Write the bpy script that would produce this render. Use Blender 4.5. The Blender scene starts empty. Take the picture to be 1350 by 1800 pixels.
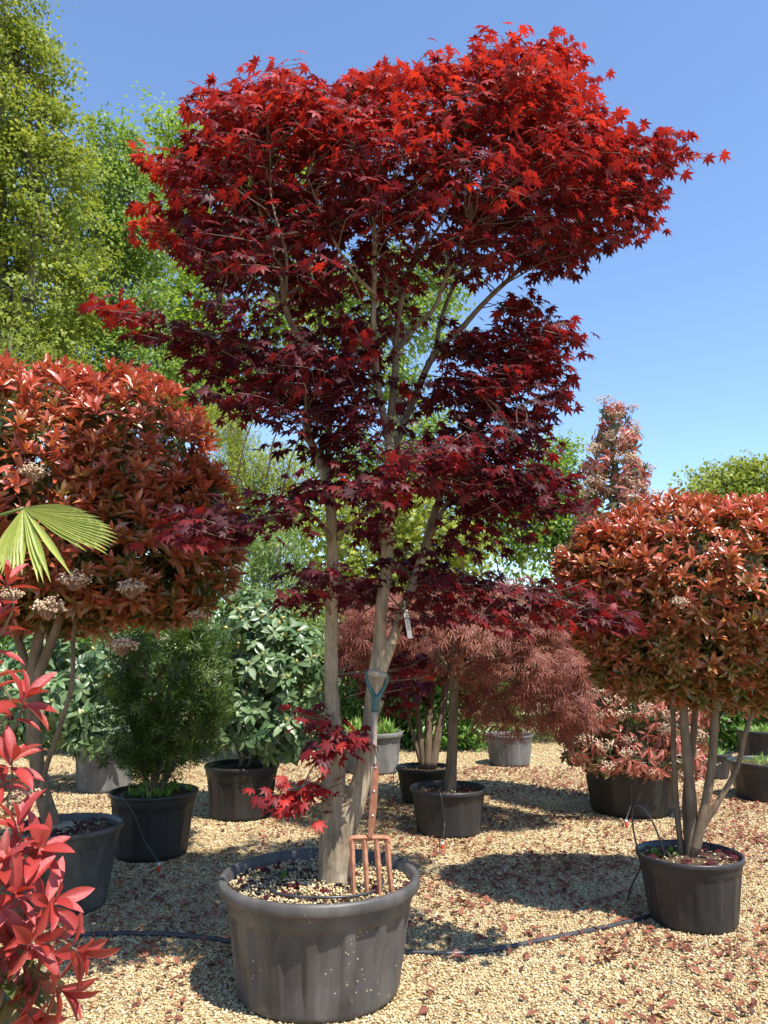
import bpy, math
import numpy as np
from mathutils import Matrix, Vector

# ------------------------------------------------------------------ camera, sky, sun, exposure
sc = bpy.context.scene
C = sc.collection
H0, PITCH, F = 1.55, math.radians(10.0), 1350.0
cam = bpy.data.cameras.new('camera')
cam.sensor_fit = 'VERTICAL'; cam.sensor_height = 36.0; cam.lens = 36.0 * F / 1800.0
cam.clip_start = 0.05; cam.clip_end = 2000
camo = bpy.data.objects.new('camera', cam); C.objects.link(camo)
camo.location = (0, 0, H0); camo.rotation_euler = (math.pi / 2 + PITCH, 0, 0)
sc.camera = camo
sc.render.resolution_x, sc.render.resolution_y = 768, 1024

SUN_EL, SUN_AZ = math.radians(62.0), math.radians(141.0)      # azimuth clockwise from +Y
w = bpy.data.worlds.new('World'); sc.world = w; w.use_nodes = True
nt = w.node_tree; nt.nodes.clear()
sky = nt.nodes.new('ShaderNodeTexSky'); sky.sky_type = 'NISHITA'; sky.sun_disc = False
sky.sun_elevation = SUN_EL; sky.sun_rotation = SUN_AZ
sky.air_density = 1.0; sky.dust_density = 0.0; sky.ozone_density = 4.5; sky.altitude = 100
bg = nt.nodes.new('ShaderNodeBackground'); bg.inputs[1].default_value = 0.15
wo = nt.nodes.new('ShaderNodeOutputWorld')
nt.links.new(sky.outputs[0], bg.inputs[0]); nt.links.new(bg.outputs[0], wo.inputs[0])

sl = bpy.data.lights.new('sun', 'SUN'); sl.energy = 5.0; sl.angle = math.radians(0.55); sl.color = (1.0, 0.95, 0.87)
so = bpy.data.objects.new('sun', sl); C.objects.link(so)
sd = Vector((math.sin(SUN_AZ) * math.cos(SUN_EL), math.cos(SUN_AZ) * math.cos(SUN_EL), math.sin(SUN_EL)))
so.rotation_euler = sd.to_track_quat('Z', 'Y').to_euler(); so.location = (6, -6, 14)

vs = sc.view_settings
vs.view_transform = 'Standard'; vs.look = 'None'; vs.gamma = 1.0; vs.exposure = 0.9; vs.use_curve_mapping = False
sc.render.engine = 'CYCLES'
sc.cycles.max_bounces = 8; sc.cycles.transparent_max_bounces = 8

# ------------------------------------------------------------------ helpers
rng = np.random.default_rng(11)
U = rng.uniform
def P(px, py, Y):
    """point of the place at distance Y that the photograph shows at (px, py)"""
    u = (px - 675.0) / F; v = (900.0 - py) / F
    y = math.cos(PITCH) - v * math.sin(PITCH); z = math.sin(PITCH) + v * math.cos(PITCH)
    t = Y / y
    return np.array((u * t, Y, H0 + z * t))
def PXM(Y, py=1100):
    """metres per photograph pixel at distance Y"""
    v = (900.0 - py) / F
    return Y / (math.cos(PITCH) - v * math.sin(PITCH)) / F
def norm(a):
    return a / np.maximum(np.linalg.norm(a, axis=-1, keepdims=True), 1e-9)

def tag(o, label=None, cat=None, group=None, kind=None):
    if label: o['label'] = label
    if cat: o['category'] = cat
    if group: o['group'] = group
    if kind: o['kind'] = kind
    return o
def empty(name, loc, label=None, cat=None, group=None):
    o = bpy.data.objects.new(name, None); C.objects.link(o); o.location = tuple(float(v) for v in loc)
    o.empty_display_size = 0.1
    return tag(o, label, cat, group)
ORG = {}
def origin(par):
    """world position of a parent chain (only translations are used)"""
    p = np.zeros(3)
    while par is not None:
        p += np.array(par.location); par = par.parent
    return p
def mesh_np(name, V, Fc, nv, mat, tint=None, smooth=False):
    """mesh from arrays; all faces have nv corners"""
    V = np.asarray(V, np.float32); Fc = np.asarray(Fc, np.int32)
    me = bpy.data.meshes.new(name)
    me.vertices.add(len(V)); me.vertices.foreach_set('co', V.ravel())
    n = len(Fc)
    me.loops.add(n * nv); me.loops.foreach_set('vertex_index', Fc.ravel())
    me.polygons.add(n); me.polygons.foreach_set('loop_start', np.arange(0, n * nv, nv, dtype=np.int32))
    if smooth: me.polygons.foreach_set('use_smooth', np.ones(n, bool))
    if tint is not None:
        a = me.attributes.new('tint', 'FLOAT', 'POINT'); a.data.foreach_set('value', np.asarray(tint, np.float32))
    me.update(calc_edges=True); me.validate()
    if mat is not None: me.materials.append(mat)
    return me
def link(name, me, parent=None, loc=None):
    o = bpy.data.objects.new(name, me); C.objects.link(o)
    if parent is not None: o.parent = parent
    if loc is not None: o.location = tuple(float(v) for v in loc)
    return o
def obj(name, V, Fc, nv, mat, parent=None, tint=None, smooth=False):
    """world-space arrays -> object under parent"""
    V = np.asarray(V, float) - origin(parent)
    return link(name, mesh_np(name, V, Fc, nv, mat, tint, smooth), parent)

# ---- tubes
def catmull(pts, n):
    p = np.asarray(pts, float)
    p = np.vstack([2 * p[0] - p[1], p, 2 * p[-1] - p[-2]])
    out = []
    for i in range(1, len(p) - 2):
        t = np.linspace(0, 1, n, endpoint=False)[:, None]
        a, b, c, d = p[i - 1], p[i], p[i + 1], p[i + 2]
        out.append(0.5 * ((2 * b) + (c - a) * t + (2 * a - 5 * b + 4 * c - d) * t**2 + (3 * b - a - 3 * c + d) * t**3))
    out.append(p[-2][None, :])
    return np.vstack(out)
def tube(pts, rad, sides=8, sub=4, cap=True, wob=0.0):
    """quads of a tapered tube; rad one radius per control point"""
    pr = np.hstack([np.asarray(pts, float), np.asarray(rad, float)[:, None]])
    q = catmull(pr, sub) if sub > 1 else pr
    c, r = q[:, :3], np.maximum(q[:, 3], 0.0004)
    T = norm(np.gradient(c, axis=0))
    ref = np.array((0.0, 1.0, 0.0)) if abs(T[0][1]) < 0.8 else np.array((1.0, 0, 0))
    N = np.zeros_like(T); n = norm(np.cross(T[0], np.cross(ref, T[0])))
    for i in range(len(T)):
        n = norm(n - T[i] * np.dot(n, T[i])); N[i] = n
    B = np.cross(T, N)
    a = np.linspace(0, 2 * math.pi, sides, endpoint=False)
    rr = r[:, None] * np.ones(sides)[None, :]
    if wob: rr = rr * (1 + wob * (rng.random(rr.shape) - 0.5) + wob * 0.8 * np.sin(a * 3 + 1.3)[None, :])
    V = c[:, None, :] + rr[..., None] * (np.cos(a)[None, :, None] * N[:, None, :] + np.sin(a)[None, :, None] * B[:, None, :])
    m = len(c); V = V.reshape(-1, 3)
    i = np.arange(m - 1)[:, None] * sides; j = np.arange(sides)[None, :]; k = (j + 1) % sides
    Fc = np.stack([i + j, i + k, i + sides + k, i + sides + j], -1).reshape(-1, 4)
    if cap:
        V = np.vstack([V, c[0], c[-1]]); a0, a1 = m * sides, m * sides + 1
        jj = np.arange(sides); kk = (jj + 1) % sides
        f0 = np.stack([np.full(sides, a0), kk, jj, jj], -1); f1 = np.stack([np.full(sides, a1), (m - 1) * sides + jj, (m - 1) * sides + kk, (m - 1) * sides + kk], -1)
        Fc = np.vstack([Fc, f0, f1])
    return V, Fc
def join(parts):
    Vs, Fs, o = [], [], 0
    for V, Fc in parts:
        Vs.append(V); Fs.append(np.asarray(Fc) + o); o += len(V)
    return np.vstack(Vs), np.vstack(Fs)
def quads_to_obj(name, V, Fc, mat, parent=None, smooth=True):
    """quads, where a repeated last index means a triangle"""
    V = np.asarray(V, float) - origin(parent)
    faces = [tuple(f[:3]) if f[3] == f[2] else tuple(f) for f in np.asarray(Fc).tolist()]
    me = bpy.data.meshes.new(name); me.from_pydata(V.tolist(), [], faces); me.update()
    if smooth: me.polygons.foreach_set('use_smooth', np.ones(len(me.polygons), bool))
    me.materials.append(mat)
    return link(name, me, parent)
def tube_obj(name, pts, rad, mat, parent=None, sides=8, sub=4, wob=0.0):
    V, Fc = tube(pts, rad, sides, sub, True, wob)
    return quads_to_obj(name, V, Fc, mat, parent)
def box(cx, cy, cz, sx, sy, sz):
    V = np.array([(x, y, z) for x in (-1, 1) for y in (-1, 1) for z in (-1, 1)], float) * (sx / 2, sy / 2, sz / 2) + (cx, cy, cz)
    Fc = np.array([(0, 1, 3, 2), (4, 6, 7, 5), (0, 4, 5, 1), (2, 3, 7, 6), (0, 2, 6, 4), (1, 5, 7, 3)])
    return V, Fc

# ---- leaf templates: length along +Y, width along X, upper face +Z; triangles
def leaf_palmate(lobes, sinus, wid, droop=0.25, cup=0.0):
    V = [(0, 0, 0)]; T = []
    A = [math.radians(a) for a, l in lobes]; L = [l for a, l in lobes]
    def pt(r, a): return (r * math.sin(a), r * math.cos(a), -droop * r * r + cup * abs(math.sin(a)) * r)
    for i, (a, l) in enumerate(zip(A, L)):
        aL = (A[i - 1] + a) / 2 if i else a - 0.42
        aR = (A[i + 1] + a) / 2 if i < len(A) - 1 else a + 0.42
        sL = sinus * (min(l, L[i - 1]) if i else l * 0.6); sR = sinus * (min(l, L[i + 1]) if i < len(A) - 1 else l * 0.6)
        b = len(V)
        r1 = 0.50 * l; da = math.atan2(wid * l, r1)
        q = lambda s: pt(math.hypot(r1, wid * l), a + s * da)
        mid = list(pt(0.5 * l, a)); mid[2] += 0.035
        V += [pt(sL, aL), q(-1), pt(l, a), q(1), pt(sR, aR), tuple(mid)]
        T += [(0, b + 5, b), (b, b + 5, b + 1), (b + 1, b + 5, b + 2), (b + 5, b + 3, b + 2), (b + 4, b + 3, b + 5), (0, b + 4, b + 5)]
    V.append((0, 0, 0)); 
    return np.array(V, float), np.array(T, int)
MAPLE = leaf_palmate([(-128, .42), (-82, .74), (-41, .93), (0, 1.0), (41, .93), (82, .74), (128, .42)], 0.47, 0.165, 0.30)
STAR = leaf_palmate([(-100, .7), (-50, .92), (0, 1.0), (50, .92), (100, .7)], 0.42, 0.17, 0.15)
def leaf_thread():
    V, T = [], []
    for k, (a, l) in enumerate([(-105, .6), (-70, .8), (-36, .95), (0, 1.05), (36, .95), (70, .8), (105, .6)]):
        a = math.radians(a); d = np.array((math.sin(a), math.cos(a), 0)); s = np.array((d[1], -d[0], 0)) * 0.05
        b = len(V); m = d * l * .5 + (0, 0, -.08 * l); t = d * l + (0, 0, -.45 * l)
        V += [(0, 0, 0), tuple(m - s), tuple(m + s), tuple(t)]
        T += [(b, b + 2, b + 1), (b + 1, b + 2, b + 3)]
    return np.array(V, float), np.array(T, int)
THREAD = leaf_thread()
def leaf_ellip(width, fold=0.12, curl=0.18, n=4, peak=0.5):
    ts = np.linspace(0, 1, n + 2)
    V = [(0, 0, 0)]; T = []
    for t in ts[1:-1]:
        x = t ** (math.log(0.5) / math.log(peak))
        h = width / 2 * math.sin(math.pi * x) ** 0.8
        z = -curl * t * t
        V += [(-h, t, z + fold * h * 2), (0, t, z), (h, t, z + fold * h * 2)]
    V.append((0, 1, -curl)); e = len(V) - 1
    T += [(0, 2, 1), (0, 3, 2)]
    for i in range(n - 1):
        a = 1 + 3 * i; b = a + 3
        T += [(a, a + 1, b + 1), (a, b + 1, b), (a + 1, a + 2, b + 2), (a + 1, b + 2, b + 1)]
    a = 1 + 3 * (n - 1)
    T += [(a, a + 1, e), (a + 1, a + 2, e)]
    return np.array(V, float), np.array(T, int)
PHOT = leaf_ellip(0.30, 0.34, 0.24, 3, 0.55)
PHOTBIG = leaf_ellip(0.29, 0.32, 0.20, 6, 0.55)
RHODO = leaf_ellip(0.40, 0.12, 0.25, 3, 0.55)
PIERIS = leaf_ellip(0.28, 0.2, 0.35, 3, 0.6)
NEEDLE = leaf_ellip(0.14, 0.1, 0.2, 1)
OAK = leaf_ellip(0.66, 0.2, 0.25, 1)
LAUREL = leaf_ellip(0.42, 0.2, 0.2, 2)
DEAD = leaf_ellip(0.5, 0.28, -0.25, 3, 0.5)

def frames(d, up):
    """rotation matrices whose columns are (side, d, normal near up)"""
    d = norm(d); n = norm(up - d * np.sum(up * d, -1, keepdims=True)); s = np.cross(d, n)
    return np.stack([s, d, n], -1)
def roll(R, a):
    """turn each frame about its own d axis"""
    s, d, n = R[..., 0], R[..., 1], R[..., 2]
    ca, sa = np.cos(a)[:, None], np.sin(a)[:, None]
    return np.stack([s * ca + n * sa, d, n * ca - s * sa], -1)
class Leaves:
    """collected leaves: position, frame, size, tint"""
    def __init__(s): s.p, s.R, s.s, s.t = [], [], [], []
    def add(s, p, R, size, tint):
        s.p.append(p); s.R.append(R); s.s.append(size); s.t.append(tint)
    def arrays(s):
        return np.concatenate(s.p), np.concatenate(s.R), np.concatenate(s.s), np.concatenate(s.t)
def bake(tmpl, p, R, s, t):
    tv, tf = tmpl
    V = np.einsum('nij,vj->nvi', R * s[:, None, None], tv) + p[:, None, :]
    n, k = len(p), len(tv)
    Fc = (np.arange(n)[:, None, None] * k + tf[None]).reshape(-1, 3)
    return V.reshape(-1, 3), Fc, np.repeat(t, k)
def build_leaves(lv, tmpl, mat, parent, single=0, name='leaf', mass='foliage', lim=None):
    p, R, s, t = lv.arrays()
    t = np.clip(t, 0, 1)
    idx = np.array([], int)
    if single:
        d = p - np.array((0, 0, H0))
        vis = (np.abs(p[:, 0]) < 0.5 * p[:, 1]) if lim is None else lim(p)
        score = s / np.linalg.norm(d, axis=1) * np.where(vis, 1, 0.01)
        # nearest leaves, spread over the outside that faces the viewer
        score = score * (0.9 + 0.2 * rng.random(len(p)))
        idx = np.argsort(-score)[:single]
        NB = 8; meshes = {}
        o0 = origin(parent)
        for i in idx:
            b = min(NB - 1, int(t[i] * NB))
            if b not in meshes:
                meshes[b] = mesh_np(name, tmpl[0], tmpl[1], 3, mat, np.full(len(tmpl[0]), (b + .5) / NB))
            o = bpy.data.objects.new(name, meshes[b]); C.objects.link(o); o.parent = parent
            M = np.eye(4); M[:3, :3] = R[i] * s[i]; M[:3, 3] = p[i] - o0
            o.matrix_basis = Matrix(M.tolist())
    keep = np.ones(len(p), bool); keep[idx] = False
    if keep.any():
        V, Fc, tt = bake(tmpl, p[keep], R[keep], s[keep], t[keep])
        m = obj(mass, V, Fc, 3, mat, parent, tt)
        tag(m, kind='stuff')
        return m
def rosettes(lv, pos, axis, n, size, tint, a0=20, a1=78, droop=0.0, jit=0.12, tj=0.12):
    """n leaves round every (pos, axis)"""
    k = len(pos); axis = norm(axis)
    ref = np.where(np.abs(axis[:, 2:3]) < 0.9, np.array((0, 0, 1.0)), np.array((1.0, 0, 0)))
    e1 = norm(np.cross(ref, axis)); e2 = np.cross(axis, e1)
    i = np.arange(n)
    phi = (i * 2.39996)[None, :] + U(0, 6.28, (k, 1)) + U(-.25, .25, (k, n))
    a = np.radians(a0 + (a1 - a0) * (i / max(1, n - 1)))[None, :] + U(-.18, .18, (k, n))
    d = np.cos(a)[..., None] * axis[:, None] + np.sin(a)[..., None] * (np.cos(phi)[..., None] * e1[:, None] + np.sin(phi)[..., None] * e2[:, None])
    d = d + rng.normal(0, jit, d.shape); d[..., 2] -= droop
    d = norm(d).reshape(-1, 3)
    up = np.repeat(axis, n, 0) + rng.normal(0, .15, (k * n, 3))
    R = roll(frames(d, up), U(-.3, .3, k * n))
    s = np.repeat(np.broadcast_to(size, (k,)), n) * U(.75, 1.15, k * n) * np.tile(0.72 + 0.28 * np.minimum(1, (i + 1) / (n * .5)), k)
    t = np.repeat(np.broadcast_to(tint, (k,)), n) + rng.normal(0, tj, k * n)
    base = np.repeat(pos, n, 0) - np.repeat(axis, n, 0) * (np.tile(i / n, k) * 0.35 * s)[:, None]
    lv.add(base, R, s, t)
def rand_dirs(n):
    return norm(rng.normal(size=(n, 3)))

# ---- materials
def new_mat(name):
    m = bpy.data.materials.new(name); m.use_nodes = True
    return m, m.node_tree, m.node_tree.nodes['Principled BSDF'], m.node_tree.nodes['Material Output']
def ramp(ntree, stops, interp='LINEAR'):
    r = ntree.nodes.new('ShaderNodeValToRGB'); cr = r.color_ramp; cr.interpolation = interp
    while len(cr.elements) < len(stops): cr.elements.new(0.5)
    for e, (p, c) in zip(cr.elements, stops): e.position = p; e.color = (*c, 1)
    return r
def noise(ntree, scale, detail=4, vec=None, rough=.55, mapscale=None, coord='Object'):
    tc = ntree.nodes.new('ShaderNodeTexCoord'); n = ntree.nodes.new('ShaderNodeTexNoise')
    n.inputs['Scale'].default_value = scale; n.inputs['Detail'].default_value = detail; n.inputs['Roughness'].default_value = rough
    if mapscale:
        mp = ntree.nodes.new('ShaderNodeMapping'); mp.inputs['Scale'].default_value = mapscale
        ntree.links.new(tc.outputs[coord], mp.inputs[0]); ntree.links.new(mp.outputs[0], n.inputs['Vector'])
    else: ntree.links.new(tc.outputs[coord], n.inputs['Vector'])
    return n
def leaf_mat(name, stops, trans, tf=0.35, rough=0.42, spec=0.45):
    m, t, b, out = new_mat(name)
    at = t.nodes.new('ShaderNodeAttribute'); at.attribute_name = 'tint'
    nz = noise(t, 22, 4, rough=.65)
    ad = t.nodes.new('ShaderNodeMath'); ad.operation = 'MULTIPLY_ADD'; ad.inputs[1].default_value = 0.30
    sub = t.nodes.new('ShaderNodeMath'); sub.operation = 'SUBTRACT'; sub.inputs[1].default_value = 0.15
    t.links.new(nz.outputs[0], ad.inputs[0]); t.links.new(at.outputs['Fac'], sub.inputs[0]); t.links.new(sub.outputs[0], ad.inputs[2])
    r = ramp(t, stops); t.links.new(ad.outputs[0], r.inputs[0])
    t.links.new(r.outputs[0], b.inputs['Base Color'])
    b.inputs['Roughness'].default_value = rough; b.inputs['Specular IOR Level'].default_value = spec
    nb = noise(t, 55, 3); bp = t.nodes.new('ShaderNodeBump'); bp.inputs['Strength'].default_value = .35; bp.inputs['Distance'].default_value = .006
    t.links.new(nb.outputs[0], bp.inputs['Height']); t.links.new(bp.outputs[0], b.inputs['Normal'])
    tr = t.nodes.new('ShaderNodeBsdfTranslucent')
    r2 = ramp(t, trans); t.links.new(ad.outputs[0], r2.inputs[0]); t.links.new(r2.outputs[0], tr.inputs[0])
    mx = t.nodes.new('ShaderNodeMixShader'); mx.inputs[0].default_value = tf
    t.links.new(b.outputs[0], mx.inputs[1]); t.links.new(tr.outputs[0], mx.inputs[2]); t.links.new(mx.outputs[0], out.inputs[0])
    return m
def bark_mat(name, c0, c1, c2, scale=14, bump=.5, stretch=(1, 1, .16)):
    m, t, b, out = new_mat(name)
    n1 = noise(t, scale * 2.2, 6, mapscale=stretch, rough=.65); n2 = noise(t, scale * .35, 4)
    r = ramp(t, [(.32, c0), (.52, c1), (.72, c2)])
    mixf = t.nodes.new('ShaderNodeMath'); mixf.operation = 'MULTIPLY_ADD'; mixf.inputs[1].default_value = .55
    h = t.nodes.new('ShaderNodeMath'); h.operation = 'MULTIPLY'; h.inputs[1].default_value = .45
    t.links.new(n2.outputs[0], h.inputs[0]); t.links.new(n1.outputs[0], mixf.inputs[0]); t.links.new(h.outputs[0], mixf.inputs[2])
    t.links.new(mixf.outputs[0], r.inputs[0]); t.links.new(r.outputs[0], b.inputs['Base Color'])
    b.inputs['Roughness'].default_value = .85; b.inputs['Specular IOR Level'].default_value = .2
    bp = t.nodes.new('ShaderNodeBump'); bp.inputs['Strength'].default_value = bump; bp.inputs['Distance'].default_value = .01
    t.links.new(n1.outputs[0], bp.inputs['Height']); t.links.new(bp.outputs[0], b.inputs['Normal'])
    return m
def simple_mat(name, c, rough=.6, spec=.4, metal=0, var=.0, scale=20, c2=None, bump=0):
    m, t, b, out = new_mat(name)
    b.inputs['Base Color'].default_value = (*c, 1); b.inputs['Roughness'].default_value = rough
    b.inputs['Specular IOR Level'].default_value = spec; b.inputs['Metallic'].default_value = metal
    if c2 is not None:
        n = noise(t, scale, 6); r = ramp(t, [(.35, c), (.68, c2)]); t.links.new(n.outputs[0], r.inputs[0]); t.links.new(r.outputs[0], b.inputs['Base Color'])
        if bump:
            bp = t.nodes.new('ShaderNodeBump'); bp.inputs['Strength'].default_value = bump; bp.inputs['Distance'].default_value = .004
            t.links.new(n.outputs[0], bp.inputs['Height']); t.links.new(bp.outputs[0], b.inputs['Normal'])
    return m
def pot_mat(name, base, dust, dust_amt=.5, rough=.5, specks=False):
    m, t, b, out = new_mat(name)
    n = noise(t, 5, 7, rough=.65, mapscale=(1, 1, .45)); r = ramp(t, [(.38, (0, 0, 0)), (.75, (1, 1, 1))])
    t.links.new(n.outputs[0], r.inputs[0])
    n2 = noise(t, 60, 4, mapscale=(1, 1, .08), rough=.7); r2 = ramp(t, [(.45, (0, 0, 0)), (.8, (1, 1, 1))]); t.links.new(n2.outputs[0], r2.inputs[0])
    ad = t.nodes.new('ShaderNodeMath'); ad.operation = 'MULTIPLY_ADD'; ad.inputs[1].default_value = .22; t.links.new(r2.outputs[0], ad.inputs[0]); t.links.new(r.outputs[0], ad.inputs[2])
    ml = t.nodes.new('ShaderNodeMath'); ml.operation = 'MULTIPLY'; ml.inputs[1].default_value = dust_amt; ml.use_clamp = True; t.links.new(ad.outputs[0], ml.inputs[0])
    mx = t.nodes.new('ShaderNodeMix'); mx.data_type = 'RGBA'; mx.inputs['A'].default_value = (*base, 1); mx.inputs['B'].default_value = (*dust, 1)
    t.links.new(ml.outputs[0], mx.inputs['Factor'])
    col = mx.outputs['Result']
    if specks:
        tc = t.nodes.new('ShaderNodeTexCoord')
        vo = t.nodes.new('ShaderNodeTexVoronoi'); vo.inputs['Scale'].default_value = 38; t.links.new(tc.outputs['Object'], vo.inputs['Vector'])
        lt = t.nodes.new('ShaderNodeMath'); lt.operation = 'LESS_THAN'; lt.inputs[1].default_value = .14; t.links.new(vo.outputs['Distance'], lt.inputs[0])
        n3 = noise(t, 3.3, 3); gt = t.nodes.new('ShaderNodeMath'); gt.operation = 'GREATER_THAN'; gt.inputs[1].default_value = .56; t.links.new(n3.outputs[0], gt.inputs[0])
        an = t.nodes.new('ShaderNodeMath'); an.operation = 'MULTIPLY'; t.links.new(lt.outputs[0], an.inputs[0]); t.links.new(gt.outputs[0], an.inputs[1])
        m3 = t.nodes.new('ShaderNodeMix'); m3.data_type = 'RGBA'; m3.inputs['B'].default_value = (.42, .36, .24, 1)
        t.links.new(an.outputs[0], m3.inputs['Factor']); t.links.new(col, m3.inputs['A']); col = m3.outputs['Result']
    t.links.new(col, b.inputs['Base Color'])
    b.inputs['Roughness'].default_value = rough; b.inputs['Specular IOR Level'].default_value = .4
    bp = t.nodes.new('ShaderNodeBump'); bp.inputs['Strength'].default_value = .15; bp.inputs['Distance'].default_value = .003
    t.links.new(n2.outputs[0], bp.inputs['Height']); t.links.new(bp.outputs[0], b.inputs['Normal'])
    return m

M = {}
M['maple'] = leaf_mat('maple_leaf', [(0, (.034, .006, .012)), (.35, (.075, .009, .015)), (.65, (.17, .013, .015)), (1, (.42, .026, .020))],
                      [(0, (.08, .007, .012)), (.35, (.19, .011, .012)), (.65, (.42, .020, .012)), (1, (.74, .05, .02))], .36, .5, .28)
M['phot'] = leaf_mat('photinia_leaf', [(0, (.045, .085, .022)), (.22, (.16, .135, .035)), (.45, (.33, .12, .038)), (.72, (.45, .098, .05)), (1, (.56, .14, .10))],
                     [(0, (.10, .18, .02)), (.22, (.28, .22, .03)), (.45, (.50, .16, .03)), (.72, (.6, .10, .03)), (1, (.7, .12, .08))], .22, .30, .85)
M['photfg'] = leaf_mat('photinia_shoot_leaf', [(0, (.045, .09, .022)), (.25, (.16, .12, .03)), (.4, (.22, .05, .025)), (.75, (.32, .033, .027)), (1, (.40, .055, .05))],
                       [(0, (.10, .2, .02)), (.25, (.4, .2, .04)), (.4, (.6, .10, .03)), (.75, (.7, .06, .03)), (1, (.75, .08, .07))], .18, .32, .7)
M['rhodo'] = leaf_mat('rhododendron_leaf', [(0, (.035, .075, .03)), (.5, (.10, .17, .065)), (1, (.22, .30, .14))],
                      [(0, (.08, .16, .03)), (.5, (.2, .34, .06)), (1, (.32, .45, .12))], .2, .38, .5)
M['pieris'] = leaf_mat('pieris_leaf', [(0, (.06, .10, .035)), (.35, (.22, .14, .07)), (.6, (.40, .13, .09)), (1, (.52, .19, .14))],
                       [(0, (.1, .18, .04)), (.35, (.3, .18, .06)), (.6, (.5, .12, .07)), (1, (.6, .18, .1))], .28, .35, .5)
M['thread'] = leaf_mat('weeping_maple_leaf', [(0, (.10, .028, .026)), (.5, (.23, .085, .06)), (1, (.36, .15, .10))],
                       [(0, (.22, .03, .03)), (.5, (.42, .10, .07)), (1, (.52, .2, .1))], .35, .5, .35)
M['yew'] = leaf_mat('narrow_leaf', [(0, (.022, .036, .006)), (.5, (.065, .105, .014)), (1, (.22, .28, .035))],
                    [(0, (.06, .14, .02)), (.5, (.14, .28, .03)), (1, (.3, .45, .06))], .25, .4, .45)
M['oak'] = leaf_mat('oak_leaf', [(0, (.065, .125, .018)), (.5, (.16, .25, .03)), (1, (.30, .36, .05))],
                    [(0, (.16, .3, .025)), (.5, (.34, .5, .04)), (1, (.55, .62, .07))], .38, .5, .3)
M['olive'] = leaf_mat('yellow_green_leaf', [(0, (.09, .125, .018)), (.5, (.19, .25, .035)), (1, (.38, .40, .07))],
                      [(0, (.2, .26, .025)), (.5, (.44, .48, .05)), (1, (.62, .6, .1))], .36, .5, .3)
M['lime'] = leaf_mat('bright_green_leaf', [(0, (.05, .11, .02)), (.5, (.15, .24, .04)), (1, (.30, .38, .07))],
                     [(0, (.14, .28, .03)), (.5, (.32, .46, .06)), (1, (.5, .6, .1))], .33, .5, .3)
M['conifer'] = leaf_mat('conifer_leaf', [(0, (.06, .11, .045)), (.5, (.16, .24, .055)), (1, (.30, .36, .10))],
                        [(0, (.1, .2, .05)), (.5, (.2, .34, .08)), (1, (.3, .42, .12))], .25, .5, .3)
M['laurel'] = leaf_mat('laurel_leaf', [(0, (.035, .085, .015)), (.5, (.09, .19, .03)), (1, (.22, .33, .06))],
                       [(0, (.1, .22, .02)), (.5, (.2, .42, .04)), (1, (.35, .55, .08))], .28, .32, .5)
M['palm'] = leaf_mat('palm_leaf', [(0, (.12, .16, .03)), (.5, (.27, .32, .06)), (1, (.45, .42, .12))],
                     [(0, (.25, .34, .04)), (.5, (.45, .52, .08)), (1, (.6, .56, .15))], .25, .4, .4)
M['dead'] = leaf_mat('fallen_leaf', [(0, (.085, .035, .025)), (.4, (.18, .062, .04)), (.75, (.28, .10, .058)), (1, (.36, .19, .10))],
                     [(0, (.15, .03, .02)), (.4, (.3, .06, .03)), (.75, (.45, .1, .04)), (1, (.5, .2, .07))], .15, .6, .3)
M['grass'] = leaf_mat('grass_blade', [(0, (.07, .15, .02)), (.5, (.16, .28, .04)), (1, (.32, .40, .10))],
                      [(0, (.2, .36, .03)), (.5, (.3, .5, .06)), (1, (.5, .6, .12))], .3, .5, .3)
M['flower'] = leaf_mat('dry_flower', [(0, (.30, .17, .11)), (.5, (.62, .44, .30)), (1, (.78, .66, .48))],
                       [(0, (.3, .2, .1)), (.5, (.55, .4, .25)), (1, (.7, .55, .35))], .2, .7, .2)
M['bud'] = simple_mat('bud_scale', (.52, .45, .10), .5, .4, c2=(.62, .50, .2), scale=60)
M['bark'] = bark_mat('maple_bark', (.10, .074, .048), (.28, .22, .148), (.48, .40, .29), 16, .9)
M['limb'] = bark_mat('maple_limb_bark', (.08, .058, .042), (.20, .15, .105), (.36, .29, .21), 20, .8)
M['twig'] = bark_mat('twig_bark', (.09, .06, .045), (.17, .12, .085), (.26, .20, .15), 30, .3)
M['bark2'] = bark_mat('brown_bark', (.07, .05, .03), (.16, .115, .075), (.26, .20, .14), 18, .6)
M['oakbark'] = bark_mat('oak_bark', (.07, .06, .05), (.16, .14, .12), (.28, .26, .23), 3.5, .6)
M['potbig'] = pot_mat('sun_faded_plastic', (.042, .039, .038), (.145, .13, .118), .75, .48, True)
M['potmid'] = pot_mat('dirty_plastic', (.022, .021, .020), (.20, .185, .15), .6, .5)
M['pot'] = pot_mat('black_plastic', (.016, .016, .017), (.075, .07, .065), .38, .42)
M['potgrey'] = pot_mat('dusty_plastic', (.06, .06, .06), (.26, .25, .23), .75, .6)
M['potdark'] = pot_mat('dark_plastic', (.012, .011, .010), (.055, .045, .035), .4, .5)
M['soil'] = simple_mat('compost', (.035, .022, .014), .95, .1, c2=(.12, .08, .05), scale=70, bump=.8)
M['hose'] = simple_mat('black_hose', (.022, .022, .026), .38, .5, c2=(.06, .06, .065), scale=12)
M['red'] = simple_mat('red_plastic', (.62, .035, .02), .4, .5)
M['white'] = simple_mat('white_plastic', (.72, .70, .66), .5, .4)
M['green'] = simple_mat('green_paint', (.012, .065, .055), .38, .5, c2=(.03, .10, .085), scale=25)
M['rust'] = simple_mat('rusty_steel', (.26, .105, .055), .75, .3, c2=(.42, .20, .12), scale=40, bump=.4)
M['rust2'] = simple_mat('rusty_strap', (.16, .06, .03), .6, .4, c2=(.28, .11, .06), scale=30, bump=.3)
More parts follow.
